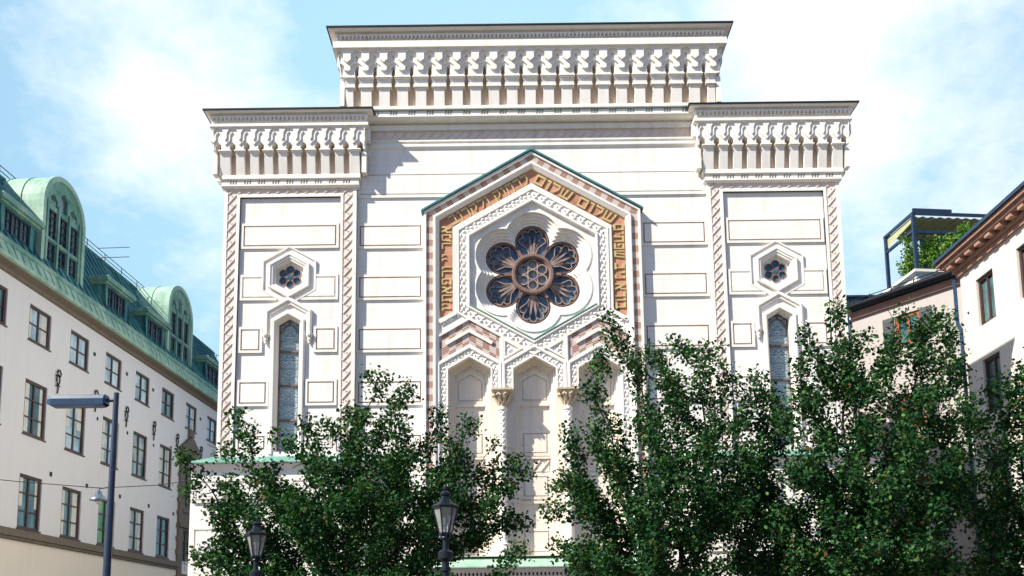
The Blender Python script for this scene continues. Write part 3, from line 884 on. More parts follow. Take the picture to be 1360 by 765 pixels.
# inscription
m = MB(); psweep(m, [(3.235, -.145), (2.755, -.145)], zi)
INS = obj('inscription', m, M_terra, SY)
T = .20; th = .115
def hb(x0, x1, y): return [(x0, y), (x1, y), (x1, y+T), (x0, y+T)]
def vb(x, y0, y1, w=th): return [(x, y0), (x+w, y0), (x+w, y1), (x, y1)]
GL = {
 'א': (.80, [[(0, 1), (.20, 1), (.80, 0), (.58, 0)], [(.60, 1), (.78, 1), (.78, .62), (.52, .36), (.44, .50), (.60, .66)], [(.0, 0), (.15, 0), (.15, .36), (.36, .62), (.26, .72), (.0, .42)]]),
 'ב': (.84, [hb(.04, .70, 1-T), vb(.58, T, 1-T, .12), hb(0, .84, 0)]),
 'ו': (.34, [hb(0, .34, 1-T), vb(.22, 0, 1-T, .12)]),
 'ר': (.70, [hb(0, .70, 1-T), vb(.58, 0, 1-T, .12)]),
 'נ': (.50, [hb(.12, .48, 1-T), vb(.36, T, 1-T, .12), hb(0, .50, 0)]),
 'י': (.32, [hb(0, .32, 1-T), vb(.20, .55, 1-T, .12)]),
 'ש': (.96, [[(.12, 0), (.80, 0), (.84, T), (.12, T)], vb(.02, .0, 1, .12), [(.30, T), (.42, T), (.56, 1), (.40, 1)], [(.70, T), (.84, T), (.96, 1), (.80, 1)]]),
 'פ': (.76, [hb(.04, .74, 1-T), vb(.62, T, 1-T, .12), hb(0, .74, 0), vb(.04, .45, 1-T, .11), hb(.15, .36, .40)]),
 'ת': (.86, [hb(.04, .84, 1-T), vb(.72, 0, 1-T, .12), vb(.16, T, 1-T, .12), hb(0, .28, 0)]),
 'ם': (.78, [hb(0, .78, 1-T), vb(.66, T, 1-T, .12), hb(.02, .78, 0), vb(.02, T, 1-T, .12)]),
 'מ': (.86, [[(0, 0), (.14, 0), (.30, 1), (.16, 1)], hb(.34, .84, 1-T), vb(.72, T, 1-T, .12), hb(.40, .84, 0)]),
 'ל': (.66, [vb(0, .80, 1.24, .12), hb(.121, .66, .80), [(.54, .80), (.66, .80), (.66, .50), (.34, 0), (.20, 0), (.54, .52)]]),
 'ח': (.78, [hb(0, .78, 1-T), vb(.66, 0, 1-T, .12), vb(.06, 0, 1-T, .12)]),
 'ק': (.74, [hb(0, .74, 1-T), [(.62, .80), (.74, .80), (.74, .45), (.52, .18), (.42, .26), (.62, .48)], vb(.06, -.22, .62, .12)]),
}
H_L = .36
def inscribe(text, p, q, nrm):
    """lettering runs from p to q (right to left reading), letter tops point along nrm"""
    L = math.dist(p, q); u = ((q[0]-p[0])/L, (q[1]-p[1])/L)
    gap = .17; sp = .46
    tot = sum(GL[ch][0]+gap if ch != ' ' else sp for ch in text) - gap
    k = L/tot
    kx = min(k, H_L*1.25); start = (L-kx*tot)/2
    t = start
    for ch in text:
        if ch == ' ': t += sp*kx; continue
        w, polys = GL[ch]
        mb = MB()
        for i, pl in enumerate(polys):
            pts = []
            for x, y in pl:
                s_ = t + (w-x)*kx; h_ = (y-.5)*H_L
                pts.append((p[0]+u[0]*s_+nrm[0]*h_, p[1]+u[1]*s_+nrm[1]*h_))
            ar = sum(pts[j][0]*pts[(j+1) % len(pts)][1]-pts[(j+1) % len(pts)][0]*pts[j][1] for j in range(len(pts)))
            if ar < 0: pts = pts[::-1]
            mb.plate(pts, [], -.185-.001*i, -.14)
        obj('letter', mb, M_gold, INS)
        t += (w+gap)*kx
wm = 3.0
inscribe('בורא ניב שפתים', (wm, 12.85), (wm, ZC+wm*SQ-.08), (1, 0))
inscribe('שלום שלום', (wm-.12, ZC+wm*SQ+.09), (.14, ZC+2*wm*SQ-.08), (.5, .866))
inscribe('לרחוק ולקרוב', (-.14, ZC+2*wm*SQ-.08), (-wm+.12, ZC+wm*SQ+.09), (-.5, .866))
inscribe('אמר יי ורפאתיו', (-wm, ZC+wm*SQ-.08), (-wm, 12.85), (-1, 0))

# ---------------- rose window
def sexfoil(r, d=1.19, n=14):
    pts = []
    half = d*.5
    for k in range(6):
        a = math.radians(90+60*k)
        cx, cz = d*math.cos(a), d*math.sin(a)
        # arc limits: the cusp with each neighbour
        rr = math.sqrt(max(0, r*r-half*half)) + d*math.cos(math.radians(30))
        c0 = (rr*math.cos(a-math.radians(30)), rr*math.sin(a-math.radians(30)))
        a0 = math.atan2(c0[1]-cz, c0[0]-cx)
        span = 2*((a-a0) % (2*math.pi))
        for j in range(n):
            t = a0 + span*j/(n-1)
            pts.append((cx+r*math.cos(t), ZC+cz+r*math.sin(t)))
        pts.pop()
    return pts
def circ(cx, cz, r, n=24): return [(cx+r*math.cos(2*math.pi*j/n), cz+r*math.sin(2*math.pi*j/n)) for j in range(n)]
m = MB()
rad = [.955, .865, .78, .695, .612]; dep = [-.13, -.05, .03, .10, .165]
m.plate(hexa(0, ZC, 2.17), [sexfoil(rad[0])], dep[0], dep[1])
# raised fillet round the foils
so = sexfoil(rad[0]+.0)
m.sweep(so, [(-.055, dep[0]), (-.055, dep[0]-.03), (0, dep[0]-.03), (0, dep[0]+.02)], closed=True)
for i in range(1, 5):
    nxt = dep[i+1] if i < 4 else .28
    m.plate(sexfoil(rad[i-1]+.01), [sexfoil(rad[i])], dep[i], nxt)
for k in range(6):                                     # small leaf in each spandrel
    a = math.radians(60+60*k)
ROSE = obj('rose_window', m, M_trim, SY)
m = MB()
lobes = [(1.19*math.cos(math.radians(90+60*k)), ZC+1.19*math.sin(math.radians(90+60*k))) for k in range(6)]
m.plate(sexfoil(.625), [circ(x*.985, ZC+(z-ZC)*.985, .55, 28) for x, z in lobes] + [circ(0, ZC, .58, 36)], 0.21, 0.33)
for x, z in lobes:
    m.sweep(circ(x*.985, ZC+(z-ZC)*.985, .55, 28), [(-.012, 0.21), (-.01, 0.18), (.012, 0.18), (.024, 0.27)], closed=True)
# ring of the medallion
ringc = circ(0, ZC, .66, 40)
m.sweep(ringc, [(-.075, 0.23), (-.075, 0.09), (-.05, 0.06), (.03, 0.06), (.05, 0.11), (.085, 0.14), (.085, 0.26)], closed=True)
for k in range(6):
    a = math.radians(60+60*k)
    m.bar3((.72*math.cos(a), 0.17, ZC+.72*math.sin(a)), (1.0*math.cos(a), 0.17, ZC+1.0*math.sin(a)), .06, .09)
obj('tracery', m, M_trac, ROSE)
for k in range(6):                                     # fan of petals in each foil
    a = math.radians(90+60*k)
    t = MB()
    cx, cz = lobes[k][0]*.985, ZC+(lobes[k][1]-ZC)*.985
    ca, sa = math.cos(a), math.sin(a)
    def L2(u, v): return (cx + v*ca + u*sa, cz + v*sa - u*ca)
    for ph_d, far, rl in ((0, .395, .125), (-37, .39, .125), (37, .39, .125), (-78, .365, .115), (78, .365, .115)):
        ph = math.radians(ph_d)
        tx, tz = far*math.sin(ph), far*math.cos(ph)
        bx, bz = .06*math.sin(ph), -.50
        da = math.atan2(tx-bx, tz-bz)*.5 + ph*.5
        loop = []
        for q in range(11):
            th_ = da + math.pi*(-.62+1.24*q/10)
            loop.append((tx+rl*math.sin(th_), tz+rl*math.cos(th_)))
        mx_, mz_ = (tx*.45+bx*.4, tz*.30-.16)
        nx_, nz_ = math.cos(da), -math.sin(da)
        path = [(bx-.004, bz), (mx_-nx_*.04, mz_-nz_*.04)] + loop + [(mx_+nx_*.04, mz_+nz_*.04), (bx+.004, bz)]
        t.sweep([L2(x, z) for x, z in path], [(.019, 0.28), (.014, 0.22), (-.014, 0.22), (-.019, 0.28)])
    obj('petal_tracery', t, M_petal, ROSE)
m = MB()
for k in range(6):
    a = math.radians(90+60*k)
    m.sweep(circ(.375*math.cos(a), ZC+.375*math.sin(a), .165, 20), [(-.03, 0.27), (-.025, 0.18), (.015, 0.18), (.02, 0.27)], closed=True)
m.sweep(circ(0, ZC, .175, 20), [(-.03, 0.27), (-.025, .17), (.015, .17), (.02, 0.27)], closed=True)
obj('medallion_tracery', m, M_petal, ROSE)
m = MB()
for x, z in lobes: m.plate(circ(x*.985, ZC+(z-ZC)*.985, .56, 28), [], 0.29, 0.31)
obj('glass_pane', m, M_rose, ROSE)
m = MB(); m.plate(circ(0, ZC, .6, 36), [], 0.28, 0.3); obj('medallion_glass', m, M_rosemid, ROSE)

# ---------------- blind arches
for c in CX:
    m = MB()
    hw0 = .70
    st = [(.70, .04), (.64, .10), (.575, .19), (.51, .27)]
    xo = 1.12
    left = c-1.11 if abs(c) > .1 or True else c
    for i, (hw, d) in enumerate(st):
        dn = st[i+1][1] if i+1 < len(st) else .36
        out_ = rect(c-1.115, c+1.105, ZB, 11.5) if i == 0 else arch(c, st[i-1][0]+.01, ZS-(HWA-st[i-1][0])*SQ*.5+.004, ZB)
        m.plate(out_, [arch(c, hw, ZS-(HWA-hw)*SQ*.5, ZB+.005)], d, dn)
    m.plate(rect(c-.56, c+.56, ZB, 11.3), [], .34, None)
    # back panels
    pa = arch(c, .43, 10.47, 9.76)
    m.plate([(c-.52, 9.66), (c+.52, 9.66), (c+.52, 10.52), (c, 10.90), (c-.52, 10.52)], [pa], .30, .34)
    m.plate(arch(c, .385, 10.45, 9.805), [], .302, .338)
    m.box(c-.515, c+.515, .26, .34, 9.57, 9.655)
    def pan(z0, z1):
        m.plate(rect(c-.51, c+.51, z0-.09, z1+.09), [rect(c-.42, c+.42, z0, z1)], .295, .34)
        m.plate(rect(c-.38, c+.38, z0+.04, z1-.04), [], .297, .338)
    pan(7.92, 8.62); pan(6.42, 7.12); pan(4.52, 5.24)
    m.box(c-.515, c+.515, .265, .34, 7.72, 7.79); m.box(c-.515, c+.515, .265, .34, 6.18, 6.26)
    lattice(m, c-.46, 7.28, c+.46, 7.66, .33, .325, .06, .06)
    obj('blind_arch', m, M_niche, SY)
# columns
def column():
    m = MB()
    m.lathe(0, 0, [(.20, 4.36), (.20, 4.50), (.23, 4.52), (.23, 4.62), (.18, 4.68), (.20, 4.76), (.15, 4.82), (.135, 4.9), (.13, 7.08), (.17, 7.10), (.17, 7.18), (.14, 7.22), (.14, 7.50), (.17, 7.54), (.17, 7.60), (.125, 7.64), (.118, 9.30), (.16, 9.33), (.16, 9.41), (.12, 9.43)], 20)
    for i in range(17):
        for j in range(6):
            z = 7.74+i*.094; a = 2*math.pi*(j+(i % 2)*.5)/6
            m.pyramid(.118*math.cos(a), .118*math.sin(a)-.0, z, .03, .035, .035)
    r = smooth_by_angle(obj('column', m, M_trim, SY, (-1.11, -.13, 0)))
    c = MB()
    c.lathe(0, 0, [(.12, 9.42), (.13, 9.50), (.15, 9.62), (.19, 9.75), (.27, 9.88), (.31, 9.95)], 16)
    c.box(-.345, .345, -.32, .30, 9.965, 10.035)
    c.box(-.32, .32, -.295, .28, 9.92, 9.965)
    for a0 in (225, 270, 315, 180, 0):
        a = math.radians(a0)
        for s in (-1, 1):
            ao = a + s*.30
            c.tube([(.13*math.cos(a), .13*math.sin(a), 9.48), (.20*math.cos(ao), .20*math.sin(ao), 9.66), (.28*math.cos(ao), .28*math.sin(ao), 9.80), (.33*math.cos(a+s*.38), .33*math.sin(a+s*.38), 9.86), (.33*math.cos(a+s*.2), .33*math.sin(a+s*.2), 9.80), (.285*math.cos(a+s*.14), .285*math.sin(a+s*.14), 9.81)], [.02, .035, .035, .032, .028, .02], 6)
    obj('capital', c, M_stone, r)
    return r
CLM = column(); dup(CLM, SY, (1.11, -.13, 0))
# sill, base
m = MB()
m.box(-3.9, 3.9, -.62, 0, 0, 3.66)
for k in range(60): m.box(-3.9+k*.13, -3.9+k*.13+.07, -.70, -.62, 3.68, 3.78)
m.box(-3.95, 3.95, -.66, 0, 3.60, 3.68); m.box(-3.95, 3.95, -.74, 0, 3.78, 3.86); m.box(-4.0, 4.0, -.82, 0, 3.86, 3.965)
m.box(-6.3, -3.9, -.12, 0, 0, 3.4); m.box(3.9, 6.3, -.12, 0, 0, 3.4)
PL = obj('plinth', m, M_trim, SY)
m = MB()
m.add([(-4.02, -.86, 3.97), (4.02, -.86, 3.97), (3.9, .05, 4.34), (-3.9, .05, 4.34), (-4.02, -.86, 3.93), (4.02, -.86, 3.93)], [(0, 1, 2, 3), (4, 5, 1, 0)])
for k in range(-3, 4): m.box(k*1.11-.012, k*1.11+.012, -.80, .0, 4.16, 4.19) if False else None
obj('copper_sill', m, M_verdpale, PL)

# ================================================================== LEFT: long house with copper mansard
KS = .05207
LB = thing('town_house', 'grey white town house with green copper mansard roof, dormers and iron wall anchors', 'house', (-23.4+KS*50, 50, 0), -math.atan(KS))
def S(s): return s-50.0
m = MB('left')
cols = [38.7-3.38, 38.7, 42.05, 45.45, 48.83, 52.2, 0, 59.15, 62.5]
wins = []
for s0 in (35.3, 38.65, 42.05, 45.45, 48.8, 52.15, 55.6, 59.05, 62.4):
    w = 1.72
    door = abs(s0-55.6) < .1
    wins.append((s0, s0+w, 15.13, 16.78, 1, 2))
    if not door:
        wins.append((s0, s0+w, 10.87, 13.34, 2, 3)); wins.append((s0, s0+w, 6.68, 9.08, 3, 3))
holes = [rect(S(a), S(b), c, d) for a, b, c, d, _, _ in wins] + [rect(S(55.05), S(57.45), 6.7, 13.9)]
m.plate(rect(S(33.5), S(66), 0, 17.45), holes, 0, .16)
m.add([(S(33.5), 0, 0), (S(33.5), 12, 0), (S(33.5), 12, 18.6), (S(33.5), 0, 18.6)], [(0, 1, 2, 3)])
m.add([(S(66), 0, 0), (S(66), 12, 0), (S(66), 12, 18.6), (S(66), 0, 18.6)], [(0, 1, 2, 3)])
m.box(S(33.6), S(65.9), 11.5, 12, 0, 18.5)
obj('wall', m, M_lwall, LB)
# ground floor facing and band
m = MB('left'); m.box(S(33.4), S(66.05), -.05, .0, 0, 6.1); obj('ground_floor_facing', m, M_lbase, LB)
m = MB('left')
m.box(S(33.4), S(55.0), -.18, .0, 6.12, 6.25); m.box(S(33.4), S(55.0), -.26, 0, 6.25, 6.44); m.box(S(33.4), S(55.0), -.18, 0, 6.44, 6.58)
m.box(S(57.5), S(66), -.22, 0, 6.12, 6.56)
obj('string_course', m, M_band, LB)
rnd = random.Random(3)
for (a, b, c, d, fl, rows) in wins:
    f = MB('left'); a_, b_ = S(a), S(b)
    f.plate(rect(a_, b_, c, d), [rect(a_+.13, b_-.13, c+.12, d-.12)], .06, .18)
    f.box((a_+b_)/2-.055, (a_+b_)/2+.055, .085, .16, c+.1, d-.1)
    zs_ = [c+(d-c)*k/rows for k in range(1, rows)]
    for z in zs_: f.box(a_+.1, b_-.1, .095, .15, z-.03, z+.03)
    f.box(a_-.05, b_+.05, -.05, .06, c-.06, c)
    r = obj('window', f, M_wframe, LB)
    p = MB('left'); p.plate(rect(a_+.1, b_-.1, c+.1, d-.1), [], .14, None)
    gm = rnd.choice((M_wglass, M_skyglass, M_skyglass)) if fl == 1 else rnd.choice((M_curtain, M_curtain, M_skyglass, M_wglass))
    if fl == 3 and abs(a-45.45) < .1: gm = M_greenglass
    obj('pane', p, gm, r)
    if rnd.random() < (.45 if fl == 1 else .85) and gm is not M_greenglass:
        q = MB('left'); wl = rnd.uniform(.10, .26)*(b_-a_); wr = rnd.uniform(.10, .26)*(b_-a_)
        top = d-.13; bot = c+.13 if rnd.random() < .6 else c+(d-c)*rnd.uniform(.3, .5)
        for xa, xb in ((a_+.14, a_+.14+wl), (b_-.14-wr, b_-.14)):
            kx = max(2, int((xb-xa)/.07))
            for i_ in range(kx):
                x0_ = xa+(xb-xa)*i_/kx; x1_ = xa+(xb-xa)*(i_+1)/kx; dd = .137 if i_ % 2 else .131
                q.add([(x0_, dd, bot), (x1_, .268-dd, bot), (x1_, .268-dd, top), (x0_, dd, top)], [(0, 1, 2, 3)])
        obj('curtain', q, M_cloth, r)
# stone bay with two tall windows
m = MB('left')
a0, a1 = S(54.9), S(57.6)
m.plate(rect(a0, a1, 0, 13.75), [rect(a0+.62, a1-.62, 10.0, 12.95), rect(a0+.62, a1-.62, 5.9, 8.6), rect(a0+.62, a1-.62, 0.1, 4.0)], -.14, .16)
for k in range(34):
    z = .3+k*.4
    if z > 13.4: break
    if k % 2: m.box(a0-.13, a0, -.15, 0, z, z+.26); m.box(a1, a1+.13, -.15, 0, z, z+.26)
m.plate([(a0-.1, 13.75), (a1+.1, 13.75), ((a0+a1)/2, 14.65)], [], -.26, 0)
m.box(a0-.1, a1+.1, -.3, 0, 13.30, 13.55); m.box(a0-.05, a1+.05, -.26, 0, 8.75, 9.0); m.box(a0+.45, a1-.45, -.2, 0, 9.7, 9.95)
m.box((a0+a1)/2-.25, (a0+a1)/2+.25, -.25, 0, 14.6, 15.05)
SB = obj('stone_doorway_bay', m, M_band, LB)
for (c, d) in ((10.0, 12.95), (5.9, 8.6)):
    f = MB('left'); x0_, x1_ = a0+.62, a1-.62
    f.plate(rect(x0_, x1_, c, d), [rect(x0_+.12, x1_-.12, c+.1, d-.1)], -.02, .1)
    f.box((x0_+x1_)/2-.05, (x0_+x1_)/2+.05, .0, .08, c, d)
    for k in (1, 2, 3): f.box(x0_, x1_, .0, .07, c+(d-c)*k/4-.03, c+(d-c)*k/4+.03)
    f.box(x0_-.1, x1_+.1, .02, .07, c+.3, c+.32)
    obj('casement', f, M_wframe, SB)
    p = MB('left'); p.plate(rect(x0_, x1_, c, d), [], .09, None); obj('pane', p, M_curtain, SB)
# vents and iron anchors
m = MB('left')
for s in (44.3, 47.75, 50.95, 57.9): m.box(S(s)-.09, S(s)+.09, -.03, .0, 16.15, 16.33)
for s in (44.9, 48.1, 51.3): m.box(S(s)-.06, S(s)+.06, -.03, .0, 12.95, 13.12)
for s in (41, 44.2, 47.6, 51.0, 54.3): m.box(S(s)-.09, S(s)+.09, -.03, .0, 9.35, 9.55)
obj('vent', m, M_iron, LB)['kind'] = 'stuff'
for s in (41.1, 44.55, 47.85, 51.2, 54.4, 58.1):
    a = MB('left'); c = S(s)
    a.tube([(c-.02, -.06, 13.3), (c+.03, -.06, 13.55), (c-.06, -.06, 13.72)], .032, 6)
    a.tube([(c+.14*math.cos(t), -.06, 13.95+.2*math.sin(t)) for t in [2*math.pi*j/12 for j in range(13)]], .03, 6)
    a.tube([(c-.16, -.06, 13.62), (c, -.06, 13.74), (c+.16, -.06, 13.66)], .03, 6)
    a.tube([(c-.2, -.06, 14.12), (c-.02, -.06, 14.2), (c+.17, -.06, 14.15), (c+.22, -.06, 14.3), (c+.1, -.06, 14.45), (c-.04, -.06, 14.42), (c, -.06, 14.32)], .032, 6)
    a.tube([(c, -.06, 14.15), (c-.12, -.06, 14.35)], .03, 6)
    a.lathe(c, -.0, [(.03, 13.9), (.03, 14.0)], 6)
    obj('wall_anchor', a, M_iron, LB)
# eave and roof
m = MB('left')
e0, e1 = S(33.2), S(66.2)
def lprof(mb, prof, a0=e0, a1=e1):
    for i in range(len(prof)-1):
        (o0, z0), (o1, z1) = prof[i], prof[i+1]
        mb.add([(a0, -o0, z0), (a1, -o0, z0), (a1, -o1, z1), (a0, -o1, z1)], [(0, 1, 2, 3)])
lprof(m, [(0, 17.42), (.12, 17.45), (.16, 17.58), (.42, 17.66), (.5, 17.70)])
obj('eave_soffit', m, M_band, LB)
m = MB('left')
lprof(m, [(.48, 17.70), (.62, 17.74), (.64, 17.86), (.40, 18.42), (.36, 18.44)])
k = 0
s = e0
while s < e1:                                            # standing seams of the copper apron
    m.bar3((s, -.65, 17.87), (s, -.41, 18.43), .05, .06); s += .56
EV = obj('eave_apron', m, M_verdpale, LB)
m = MB('left'); lprof(m, [(.36, 18.44), (.42, 18.50), (.42, 18.66), (.30, 18.78), (.16, 18.80)]); obj('gutter', m, M_verd, LB)
m = MB('left')
lprof(m, [(.18, 18.79), (-2.5, 23.35), (-2.42, 23.45), (-2.6, 23.62)])
s = e0+.2
while s < e1:
    m.bar3((s, -.20, 18.82), (s, 2.48, 23.38), .05, .08); s += .62
for sE in (e0+.25, e1-.25):                               # closed gable ends
    m.add([(sE, -.16, 17.5), (sE, -.18, 18.8), (sE, 2.5, 23.35), (sE, 2.6, 23.62), (sE, 7.5, 25.36), (sE, 11.9, 23.4), (sE, 11.9, 17.5)], [tuple(range(7))])
RF = obj('mansard_roof', m, M_verddeep, LB)
m = MB('left'); lprof(m, [(-2.45, 23.5), (-2.6, 23.66), (-7.5, 25.4), (-12, 23.4), (-12, 18.5)])
s = e0+.2
while s < e1:
    m.bar3((s, 2.65, 23.69), (s, 7.5, 25.42), .05, .07); s += .62
obj('upper_roof', m, M_verdpale, RF)
m = MB('left')                                            # snow rail with walkway brackets
for o, z in ((-2.75, 24.2), (-2.75, 23.95)): m.bar3((S(40), -o, z), (S(58), -o, z), .03, .03)
for s in range(40, 59, 2): m.bar3((S(s), 2.75, 23.6), (S(s), 2.75, 24.22), .035, .035)
m.bar3((S(49.2), 2.75, 24.2), (S(49.2), .9, 24.2), .03, .03); m.bar3((S(49.2), 2.75, 23.62), (S(49.2), .9, 23.62), .03, .03)
obj('snow_rail', m, M_iron, RF)
def dormer(s, w=2.5):
    m = MB('left'); a0, a1 = S(s-w/2), S(s+w/2)
    # cheeks and front frame
    m.plate(rect(a0, a1, 18.7, 20.4), [rect(a0+.30, a1-.30, 18.9, 20.25)], 0, .20)
    for a in (a0, a1): m.add([(a, 0, 18.7), (a, 0, 20.35), (a, .9, 20.35), (a, -.1, 18.7)], [(0, 1, 2, 3)])
    r = obj('dormer', m, M_verddeep, LB)
    f = MB('left')
    f.plate([(a0-.35, 20.4), (a1+.35, 20.4), (a1+.35, 20.5), (a1+.25, 20.66), (a0-.25, 20.66), (a0-.35, 20.5)], [], -.28, 1.6)
    f.box(a0-.2, a1+.2, -.16, 1.2, 20.28, 20.4)
    obj('dormer_roof', f, M_verd, r)
    f = MB('left')
    n = 3
    for k in range(n+1):
        x = a0+.30+(w-.6)*k/n; f.box(x-.07, x+.07, .04, .18, 18.9, 20.25)
    f.box(a0+.3, a1-.3, .04, .18, 18.9, 19.0); f.box(a0+.3, a1-.3, .04, .18, 20.17, 20.25)
    for k in range(n):
        x = a0+.30+(w-.6)*(k+.5)/n; f.box(x-.03, x+.03, .08, .16, 18.95, 20.2)
    for z in (19.35, 19.8): f.box(a0+.3, a1-.3, .08, .16, z-.022, z+.022)
    obj('sash', f, M_dframe, r)
    p = MB('left'); p.plate(rect(a0+.28, a1-.28, 18.9, 20.25), [], .15, None); obj('pane', p, M_wglass, r)
for s in (46.3, 50.9, 59.7, 37.4, 63.9): dormer(s)
def barrel(s, w=3.4, top=23.75):
    r_ = w/2; zs = top-r_; c = S(s)
    pts = [(c-r_, 18.6)] + [(c+r_*math.cos(t), zs+r_*math.sin(t)) for t in [math.pi-math.pi*j/18 for j in range(19)]] + [(c+r_, 18.6)]
    m = MB('left')
    m.sweep(pts, [(.10, .10), (.10, 9.0), (.0, 9.0)], cap=False)
    m.sweep(pts, [(.14, .06), (.14, .30), (-.1, .30), (-.1, .06), (.14, .06)], cap=False)
    for d in (1.2, 2.2, 3.2, 4.2, 5.2): m.sweep(pts, [(.10, d), (.135, d), (.135, d+.05), (.10, d+.05)], cap=False)
    r = obj('barrel_dormer', m, M_verdpale, LB)
    f = MB('left')
    hs_ = []
    for k in range(3):
        x0_ = c-r_+.30+k*(w-.6)/3+.09; x1_ = c-r_+.30+(k+1)*(w-.6)/3-.09
        hs_.append(rect(x0_, x1_, 18.95, 20.35)); hs_.append(rect(x0_, x1_, 20.55, 21.95))
    arc = [(c+(r_-.05)*math.cos(t), zs+(r_-.05)*math.sin(t)) for t in [math.pi*j/18 for j in range(19)]]
    # upper lunette openings
    for k in range(3):
        x0_ = c-r_+.42+k*(w-.84)/3+.12; x1_ = c-r_+.42+(k+1)*(w-.84)/3-.12
        hh = 22.95 if k == 1 else 22.55
        hs_.append([(x0_, 22.2), (x1_, 22.2), (x1_, hh), ((x0_+x1_)/2, hh+.25), (x0_, hh)])
    f.plate([(c-r_+.05, 18.6), (c+r_-.05, 18.6)] + arc, hs_, .16, .30)
    for k in range(4):
        x = c-r_+.30+k*(w-.6)/3; f.box(x-.07, x+.07, .08, .16, 18.7, 22.3)
    f.box(c-r_+.1, c+r_-.1, .10, .16, 20.38, 20.52)
    for (dx, dz, q) in ((-.9, 22.3, .3), (.9, 22.3, -.3), (-.45, 23.0, .2), (.45, 23.0, -.2), (0, 22.05, 0)):
        f.pyramid(c+dx, .16, dz, .16, .12, .10, q)
    obj('lunette_front', f, M_verd, r)
    f = MB('left')
    for h in hs_[:6]:
        xs_ = [q[0] for q in h]; z_ = [q[1] for q in h]
        f.box((min(xs_)+max(xs_))/2-.03, (min(xs_)+max(xs_))/2+.03, .2, .28, min(z_), max(z_))
        for kk in (1, 2, 3): f.box(min(xs_), max(xs_), .2, .27, min(z_)+(max(z_)-min(z_))*kk/4-.02, min(z_)+(max(z_)-min(z_))*kk/4+.02)
        f.plate(h, [[(q[0]+(.06 if q[0] == min(xs_) else -.06), q[1]+(.06 if q[1] == min(z_) else -.06)) for q in h]], .19, .28)
    obj('sash', f, M_dframe, r)
    p = MB('left'); p.plate([(c-r_+.1, 18.7), (c+r_-.1, 18.7)] + [(c+(r_-.12)*math.cos(t), zs+(r_-.12)*math.sin(t)) for t in [math.pi*j/12 for j in range(13)]], [], .28, None)
    obj('pane', p, M_wglass, r)
barrel(54.55); barrel(41.15)

# house further back with a chimney
HB = thing('copper_roofed_house', 'house with pale green pitched copper roof and square chimney, beyond the grey town house', 'house', (-23.4, 74, 0))
m = MB(); m.box(-12, 4.2, 0, 14, 0, 20.5); obj('wall', m, M_lwall, HB)
m = MB(); m.add([(-12.3, -.4, 20.3), (4.5, -.4, 20.3), (4.5, 14.4, 20.3), (-12.3, 14.4, 20.3), (-9, 4, 25.9), (1.9, 4, 25.9), (1.9, 10, 25.9), (-9, 10, 25.9)],
           [(0, 1, 5, 4), (1, 2, 6, 5), (2, 3, 7, 6), (3, 0, 4, 7), (4, 5, 6, 7)])
for k in range(13):
    t = k/12; m.bar3((-12+16.2*t, -.42, 20.32), (-9+10.9*t, 3.98, 25.92), .06, .08)
for k in range(9):
    t = k/8; m.bar3((4.52, -.2+14.4*t, 20.32), (1.92, 4.1+5.8*t, 25.92), .06, .08)
rr = obj('roof', m, M_verdpale, HB)
m = MB(); m.box(-.9, .5, 1.3, 2.9, 23.5, 26.9); m.box(-1.05, .65, 1.15, 3.05, 26.9, 27.15); m.box(-.95, .55, 1.25, 2.95, 24.0, 24.15)
obj('chimney', m, M_verd, rr)
m = MB()
for x in (-6, -4.4, -2.8): m.bar3((x, 3.9, 25.9), (x, 3.9, 27.2), .04, .04)
m.bar3((-6, 3.9, 27.1), (-1.0, 3.9, 27.1), .04, .04); m.bar3((-6, 3.9, 26.5), (-1.0, 3.9, 26.5), .04, .04)
obj('roof_rail', m, M_iron, rr)

# ================================================================== RIGHT: terrace house, pergola, corner house
EA, EB = Vector((17.96, 44.18)), Vector((20.49, 40.61))
dv = (EB-EA).normalized()                                # along the wall, to the right as seen
ang = math.atan2(dv.y, dv.x)
RH = thing('terrace_house', 'beige rendered house with dark eaves and rust red window, below the roof terrace', 'house', (EA.x+.35, EA.y+.25, 0), ang)
Lr = (EB-EA).length
m = MB()
m.plate(rect(-.9, Lr+2, 0, 18.25), [rect(1.45, 2.75, 15.75, 17.3), rect(1.45, 2.75, 11.5, 13.3), rect(1.45, 2.75, 7.0, 9.1)], .0, .2)
m.add([(-.9, 0, 0), (-.9, 9, 0), (-.9, 9, 18.25), (-.9, 0, 18.25)], [(0, 3, 2, 1)])
m.box(-.85, Lr+2, 7, 9, 0, 18.2)
obj('wall', m, M_rwall, RH)
for zq in ((15.75, 17.3), (11.5, 13.3), (7.0, 9.1)):
    f = MB(); f.plate(rect(1.45, 2.75, *zq), [rect(1.62, 2.58, zq[0]+.15, zq[1]-.15)], .08, .2); f.box(2.03, 2.17, .09, .18, *zq)
    w_ = obj('window', f, M_shutter, RH)
    p = MB(); p.plate(rect(1.55, 2.65, zq[0]+.1, zq[1]-.1), [], .17, None); obj('pane', p, M_wglass, w_)
    for xa in (.82, 2.77):
        f = MB(); f.box(xa, xa+.6, -.06, .0, zq[0], zq[1])
        for kk in range(9): f.box(xa+.06, xa+.54, -.075, -.06, zq[0]+.1+kk*(zq[1]-zq[0]-.2)/9, zq[0]+.16+kk*(zq[1]-zq[0]-.2)/9)
        obj('shutter', f, M_shutgrey, w_)
m = MB()
m.plate([(-1.3, 18.25), (Lr+2.2, 18.25), (Lr+2.2, 18.34), (-1.3, 18.34)], [], -.45, 3)
m.add([(-1.3, -.5, 18.36), (Lr+2.2, -.5, 18.36), (Lr+2.2, 3.4, 20.2), (-1.3, 3.4, 20.2)], [(0, 1, 2, 3)])
rf = obj('roof', m, M_slate, RH)
m = MB(); m.tube([(-1.35, -.55, 18.36), (Lr+2.2, -.55, 18.36)], .09, 8)
